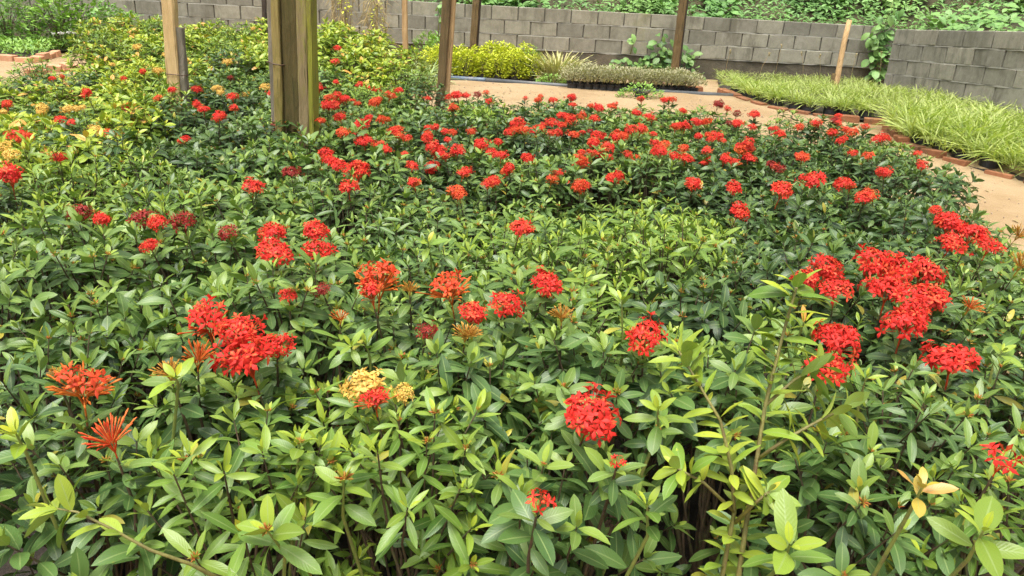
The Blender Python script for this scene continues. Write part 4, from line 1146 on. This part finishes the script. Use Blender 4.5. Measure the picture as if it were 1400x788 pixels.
p = on_ground(876, 137); plant('seedling_patch', p, MAT_, TW0, 'bright green seedling mat in bags on the sandy path', 'seedling', None, 0.4, (1.35, 1.2, 1.3), True)
# grey seedlings in bags
GREY = [mound_mesh(580 + i, 0.14, 0.14, 0.19, 260, 0.035, NARROW_G, 0.3, 0.9, 0.03).mesh('foliage', [M['leaf_grey']]) for i in range(3)]
for i in range(34):
    px = 782 + (i // 2) * 10.3; rowi = i % 2
    p = on_ground(px, 124 + (px - 782) * 0.04); p = Vector((p.x, p.y + rowi * 0.24, 0)); z = ground_z(p.x, p.y)
    plant('grey_seedling', (p.x, p.y, z + 0.08), GREY[i % 3], TW0, 'low grey-green seedling in a black bag between pipe and wall', 'seedling', 'grey seedlings between pipe and wall', pr.uniform(0, 6.28), (1.1, 1.1, pr.uniform(0.85, 1.1)), False)
for q_ in [o for o in C.objects if o.name.startswith('grey_seedling')]:
    b = link('grow_bag', BAG_ME, q_); b.location.z = -0.09; b.scale = (0.8, 0.8, 0.5)
# creeper with broad leaves against the wall
def creeper(name, segs, n, size, label, mat='leaf_wild', spread=0.12, geo=BROAD_G, seed=1):
    rc = random.Random(seed)
    root = empty(name, segs[0][0]); o0 = segs[0][0]
    mb = MB()
    for sg in segs: mb.tube([Vector(p) - o0 for p in sg], [0.009] + [0.006] * (len(sg) - 1), 5)
    link('stem', mb.mesh('stem', [M['stem_green']]), root)
    lm = {}
    for k in range(n):
        sg = rc.choice(segs); i = rc.randrange(len(sg) - 1); p = Vector(sg[i]).lerp(Vector(sg[i + 1]), rc.random()) - o0
        p += Vector((rc.uniform(-spread, spread), -abs(rc.gauss(0, spread * 0.6)), rc.uniform(-spread, spread)))
        d = Vector((rc.uniform(-1, 1), rc.uniform(-1, 0), rc.uniform(-0.9, 0.3)))
        key = (rc.randrange(len(geo)), rc.randrange(5), rc.randrange(3))
        if key not in lm:
            m_ = MB(); add_leaf(m_, Matrix.Identity(4), 1.0, geo[key[0]], key[1] / 5, key[2] * 0.3); lm[key] = m_.mesh('leaf', [M[mat]])
        o = link('leaf', lm[key], root); o.matrix_local = leaf_frame(p, d, Vector((rc.uniform(-.3, .3), -0.7, 0.8))) @ Matrix.Scale(size * rc.uniform(0.6, 1.25), 4)
    return tag(root, label, 'vine')
Wd = 11.0
def wp(px, py, dy=-0.06): 
    Z = 9.0
    while True:
        p = at(px, py, Z)
        if p.y > WALL_Y + dy: return p
        Z += 0.01
creeper('creeper', [[wp(900, 104), wp(902, 88), wp(908, 72), wp(906, 56)], [wp(900, 104), wp(915, 92), wp(928, 82), wp(935, 74)], [wp(900, 104), wp(890, 96), wp(884, 88), wp(878, 84)], [wp(900, 104), wp(880, 97), wp(855, 92), wp(838, 90)], [wp(900, 104), wp(912, 96), wp(918, 80), wp(914, 66)]], 230, 0.13,
        'broad-leaved green creeper growing up the wall beside the brown post', 'leaf_creeper', 0.14, seed=3)
creeper('creeper', [[wp(952, 112), wp(950, 100), wp(955, 96)]], 10, 0.10, 'small leafy creeper at the foot of the wall beside the grass bed', seed=8)
creeper('creeper', [[wp(1198, 108), wp(1200, 80), wp(1204, 50), wp(1215, 20), wp(1222, 0)], [wp(1198, 108), wp(1210, 85), wp(1192, 60), wp(1205, 35)]], 120, 0.13, 'dense green creeper hanging in the corner between the two walls', spread=0.13, seed=5)
creeper('creeper', [[wp(862, 74), wp(866, 60), wp(868, 48)]], 5, 0.12, 'thin creeper tendril on the face of the block wall', spread=0.05, seed=6)
creeper('creeper', [[wp(598, 60), wp(600, 30), wp(603, 2)], [wp(598, 60), wp(607, 35), wp(606, 12)]], 14, 0.10, 'sparse creeper on the wall behind the double timber post', spread=0.06, seed=16)

# variegated grass tufts left of the path
for i, (px, py, Z) in enumerate([(565, 112, 8.2), (582, 108, 8.6), (548, 104, 8.8), (575, 95, 9.3)]):
    p = at(px, py, Z)
    grass_clump(p.x, p.y, TUFT_G[i % 2], 0.8, 'striped green and cream grass tuft beside the thin tan stake', 'striped grass tufts', False)
# tall dry weeds against the wall
def weed(px, py, Z, h, seed, label, green):
    rw = random.Random(seed); p = at(px, py, Z); r = empty('dry_weed', (p.x, p.y, ground_z(p.x, p.y)))
    mb = MB()
    for k in range(13):
        lx, ly = rw.uniform(-.22, .22), rw.uniform(-.1, .1); hh = h * rw.uniform(0.6, 1.05)
        mb.tube([(lx * .2, ly, 0), (lx * .5, ly, hh * .5), (lx, ly, hh)], [0.006, 0.004, 0.002], 4)
    link('stalk', mb.mesh('stalk', [M['straw']]), r)
    mb = MB()
    for k in range(420):
        t = rw.random(); a = rw.uniform(0, 6.28); q = rw.uniform(0, 0.2) * (1 - 0.3 * t)
        pp_ = Vector((q * math.cos(a), q * math.sin(a) * 0.6, h * (0.25 + 0.75 * t)))
        add_leaf(mb, leaf_frame(pp_, Vector((math.cos(a), math.sin(a), rw.uniform(-1.2, 0.3))), Vector((0, -0.4, 1))), rw.uniform(0.08, 0.2), rw.choice(BLADE_G), rw.random() * .9, 0.2)
    link('dry_leaves', mb.mesh('dry_leaves', [M['straw']]), r)
    mb = MB()
    for k in range(green):
        t = rw.random(); a = rw.uniform(0, 6.28)
        pp_ = Vector((0.14 + 0.06 * math.cos(a) - 0.12 * t, -0.12 + 0.05 * math.sin(a), h * (0.1 + 0.95 * t)))
        add_leaf(mb, leaf_frame(pp_, Vector((math.cos(a), math.sin(a), rw.uniform(-.4, .5))), Vector((0, -0.3, 1))), rw.uniform(0.03, 0.06), rw.choice(LEAF_G), rw.random() * .9, 0.6)
    link('green_runner', mb.mesh('green_runner', [M['leaf_lime']]), r)['kind'] = 'stuff'
    tag(r, label, 'weed')
weed(468, 62, 9.8, 1.25, 21, 'tall brown dry weed with a yellow-green runner against the wall', 150)
weed(512, 62, 9.9, 0.95, 22, 'shorter dry weed with few green shoots beside the taller one', 110)
# green weeds at the end of the yellow shrubs
GW = [mound_mesh(600 + i, 0.26, 0.22, 0.45, 420, 0.07, NARROW_G, 0.5, 0.9).mesh('foliage', [M['leaf_seed']]) for i in range(2)]
LT2 = twig_mesh(3, 0.4, 0.2, 8)
for i, (px, py, Z) in enumerate([(440, 75, 8.7), (452, 68, 9.2), (600, 78, 9.9), (585, 60, 10.6)]):
    p = at(px, py, Z); plant('weed_bush', (p.x, p.y, ground_z(p.x, p.y)), GW[i % 2], LT2, 'narrow-leaved green weed bush near the dry weeds and wall', 'weed', 'green weeds near the wall', i * 1.3, 1.0)
# seedling bed at the left with its hedge
SB = [gpt(-120, 80), gpt(0, 79), gpt(48, 83), gpt(80, 73), gpt(190, 72), (-4.0, 11.3), (-9.5, 11.3)]
poly_sheet('seedling_bed_soil', SB, 0.012, M['soil'], 0.3)
mb = MB(); rs = random.Random(12)
xs_ = [p[0] for p in SB]; ys_ = [p[1] for p in SB]
for _ in range(11000):
    x, y = rs.uniform(min(xs_), -3.7), rs.uniform(min(ys_), 10.9)
    if not inside(x, y, SB): continue
    p = Vector((x, y, ground_z(x, y) + rs.uniform(0.03, 0.16) + 0.04 * mnoise.noise(Vector((x * 2, y * 2, 1)))))
    a = rs.uniform(0, 6.28)
    add_leaf(mb, leaf_frame(p, Vector((math.cos(a), math.sin(a), rs.uniform(0, 1.2))), Vector((0, -0.2, 1))), rs.uniform(0.04, 0.08), YOUNG_G[rs.randrange(4)], rs.random() * .95, rs.random() * .7)
tag(link('seedling_carpet', mb.mesh('seedling_carpet', [M['leaf_seed']])), 'carpet of bright green seedlings inside the pale brick edging', 'seedling', kind='stuff')
HB = [mound_mesh(620 + i, 0.42, 0.36, 0.72, 800, 0.075, LEAF_G if i else NARROW_G, 0.5, 0.5).mesh('foliage', [M['leaf_seed' if i != 2 else 'leaf_wild']]) for i in range(4)]
LT3 = twig_mesh(4, 0.65, 0.35, 12)
for i, (px, Z, sc, lab) in enumerate([(10, 10.2, 1.0, 'tall grassy green bush at the end of the hedge before the wall'), (45, 10.5, 1.08, 'rounded green bush in the hedge behind the seedlings'), (82, 10.2, 1.05, 'rounded green bush in the hedge behind the seedlings'),
                                  (118, 10.4, 1.0, 'rounded green bush in the hedge behind the seedlings'), (150, 10.1, 0.85, 'rounded green bush in the hedge behind the seedlings'), (182, 10.3, 0.75, 'low green bush where the hedge meets the pale stake'), (212, 10.2, 0.62, 'low green bush where the hedge meets the pale stake'), (-30, 10.4, 1.1, 'tall grassy green bush at the end of the hedge before the wall')]):
    p = at(px, 45, Z); plant('hedge_bush', (p.x, p.y, ground_z(p.x, p.y)), HB[0 if 'grassy' in lab else 1 + i % 3], LT3, lab, 'bush', 'bushes in the hedge behind the seedlings', i * 1.1, sc)
for i in range(7):
    p = at(72 + i * 7.5 + rs.uniform(-3, 3), 46 + rs.uniform(-1, 1), 9.75)
    o = link('white_flower', head_me('few', i % 2, 'white')); o.location = p; o.scale = (0.035,) * 3
    tag(o, 'tiny white flower at the foot of the green hedge', 'flower', 'white flowers before the hedge')

# ------------------------------------------------------------------ undergrowth on the bank
mb = MB(); ru = random.Random(15)
for _ in range(24000):
    t = ru.random()
    x = ru.uniform(-7, 9.5); y = 12.0 + (ru.random() ** 2.0) * 5.5
    clump = mnoise.noise(Vector((x * 0.9, y * 0.9, 6)))
    z = bank_z(x, y) + ru.random() * (0.50 + 0.45 * clump)
    a = ru.uniform(0, 6.28)
    d = Vector((math.cos(a), math.sin(a) - 0.5, ru.uniform(-.5, .7)))
    big = mnoise.noise(Vector((x * 0.7, y * 0.7, 1))) > 0.05
    add_leaf(mb, leaf_frame(Vector((x, y, z)), d, Vector((ru.uniform(-.3, .3), -0.5, 1))), ru.uniform(0.10, 0.19) if big else ru.uniform(0.05, 0.11), (BROAD_G if big else LEAF_G)[ru.randrange(6)],
             min(0.96, max(0, 0.5 + clump * 0.8 + ru.uniform(-.4, .4))), max(0, clump + ru.uniform(-.2, .3)) * 0.8)
tag(link('undergrowth', mb.mesh('undergrowth', [M['leaf_wild']])), 'wild green undergrowth covering the bank above the walls', 'undergrowth', kind='stuff')
mb = MB()
for _ in range(3200):
    x = 5.95 + ru.random() ** 1.3 * 5; y = ru.uniform(6.0, 12.0)
    z = 1.2 + max(0, x - 6.3) * 0.5 + ru.random() * 0.45
    a = ru.uniform(0, 6.28)
    add_leaf(mb, leaf_frame(Vector((x, y, z)), Vector((math.cos(a) - .4, math.sin(a) - 0.4, ru.uniform(-.5, .7))), Vector((-0.3, -0.4, 1))), ru.uniform(0.06, 0.17), BROAD_G[ru.randrange(6)], ru.random() * .95, ru.random() * .4)
tag(link('undergrowth', mb.mesh('undergrowth', [M['leaf_wild']])), 'leafy undergrowth directly above the stained side wall', 'undergrowth', kind='stuff')
# trunks and dry twigs on the bank
for i, (px, Z, r, lean, lab) in enumerate([(1146, 13.2, 0.07, 0.05, 'reddish tree trunk on the bank above the leaning stake'), (1278, 12.9, 0.06, 0.35, 'slanting tree trunk on the bank above the stained wall'), (1345, 13.5, 0.05, -0.3, 'thin tree trunk leaning over the stained wall'),
                                           (1040, 14.2, 0.05, 0.0, 'slim pale tree trunk in the undergrowth beyond the long wall'), (980, 14.6, 0.045, 0.1, 'slim dark tree trunk in the undergrowth beyond the long wall')]):
    p = at(px, 5, Z); gz = bank_z(p.x, p.y) if p.y > 12 else 1.3
    e = empty('bank_tree', (p.x, p.y, gz - 0.15))
    mb = MB(); mb.tube([(0, 0, 0), (lean * .3, 0, 0.7), (lean * 0.8, 0.05, 1.5), (lean * 1.5, 0.1, 2.6), (lean * 2, 0.1, 3.6)], [r * 1.2, r, r * .9, r * .7, r * .45], 8)
    link('trunk', mb.mesh('trunk', [M['bark']]), e)
    mc = mound_mesh(700 + i, 1.0, 0.9, 1.3, 1500, 0.13, LEAF_G, 0.4, 0.3)
    o = link('crown', mc.mesh('crown', [M['leaf_wild']]), e); o.location = (lean * 2, 0.1, 2.7)
    tag(e, lab, 'tree')
# fallen leaves on the path
lf = random.Random(19)
FLM = []
for i in range(3):
    m_ = MB(); add_leaf(m_, Matrix.Identity(4), 1.0, LEAF_G[i], 0.3 + 0.3 * i, 0.2); FLM.append(m_.mesh('fallen_leaf', [M['straw']]))
for i, (px, py) in enumerate([(1385, 300), (1352, 262), (1300, 240), (1392, 275), (1330, 268), (690, 128), (820, 131), (1020, 150), (1090, 170), (1370, 318), (1110, 165), (770, 132)]):
    p = on_ground(px, py, 0.035)
    o = link('fallen_leaf', FLM[i % 3]); o.location = p; o.rotation_euler = (lf.uniform(-.2, .2), lf.uniform(-.2, .2), lf.uniform(0, 6.28)); o.scale = (0.055,) * 3
    tag(o, 'small dry brown leaf lying on the sandy path', 'leaf', 'fallen leaves on the path')
mb = MB()
for _ in range(2600):
    x, y = lf.uniform(-1.5, 5.2), lf.uniform(2.2, 9.3)
    if not inside(x, y, PATH): continue
    r = lf.uniform(0.003, 0.011) * (1.6 if lf.random() < 0.1 else 1)
    c0 = Vector((x, y, ground_z(x, y) + 0.028 + r * 0.2))
    V = [c0 + Vector((lf.uniform(.6, 1.2) * r * u, lf.uniform(.6, 1.2) * r * v, lf.uniform(.4, .9) * r * w)) for u, v, w in ((1, 0, 0), (0, 1, 0), (-1, 0, 0), (0, -1, 0), (0, 0, 1), (0, 0, -1))]
    mb.add([tuple(v) for v in V], [(0, 1, 4), (1, 2, 4), (2, 3, 4), (3, 0, 4), (1, 0, 5), (2, 1, 5), (3, 2, 5), (0, 3, 5)])
tag(link('gravel', mb.mesh('gravel', [rough_mat('pebble', (0.20, 0.13, 0.08), (0.42, 0.33, 0.24), 60, 0.9)], False)), 'fine gravel scattered over the sandy path', 'gravel', kind='stuff')
bpy.context.view_layer.update()
print('objects', len(bpy.data.objects))
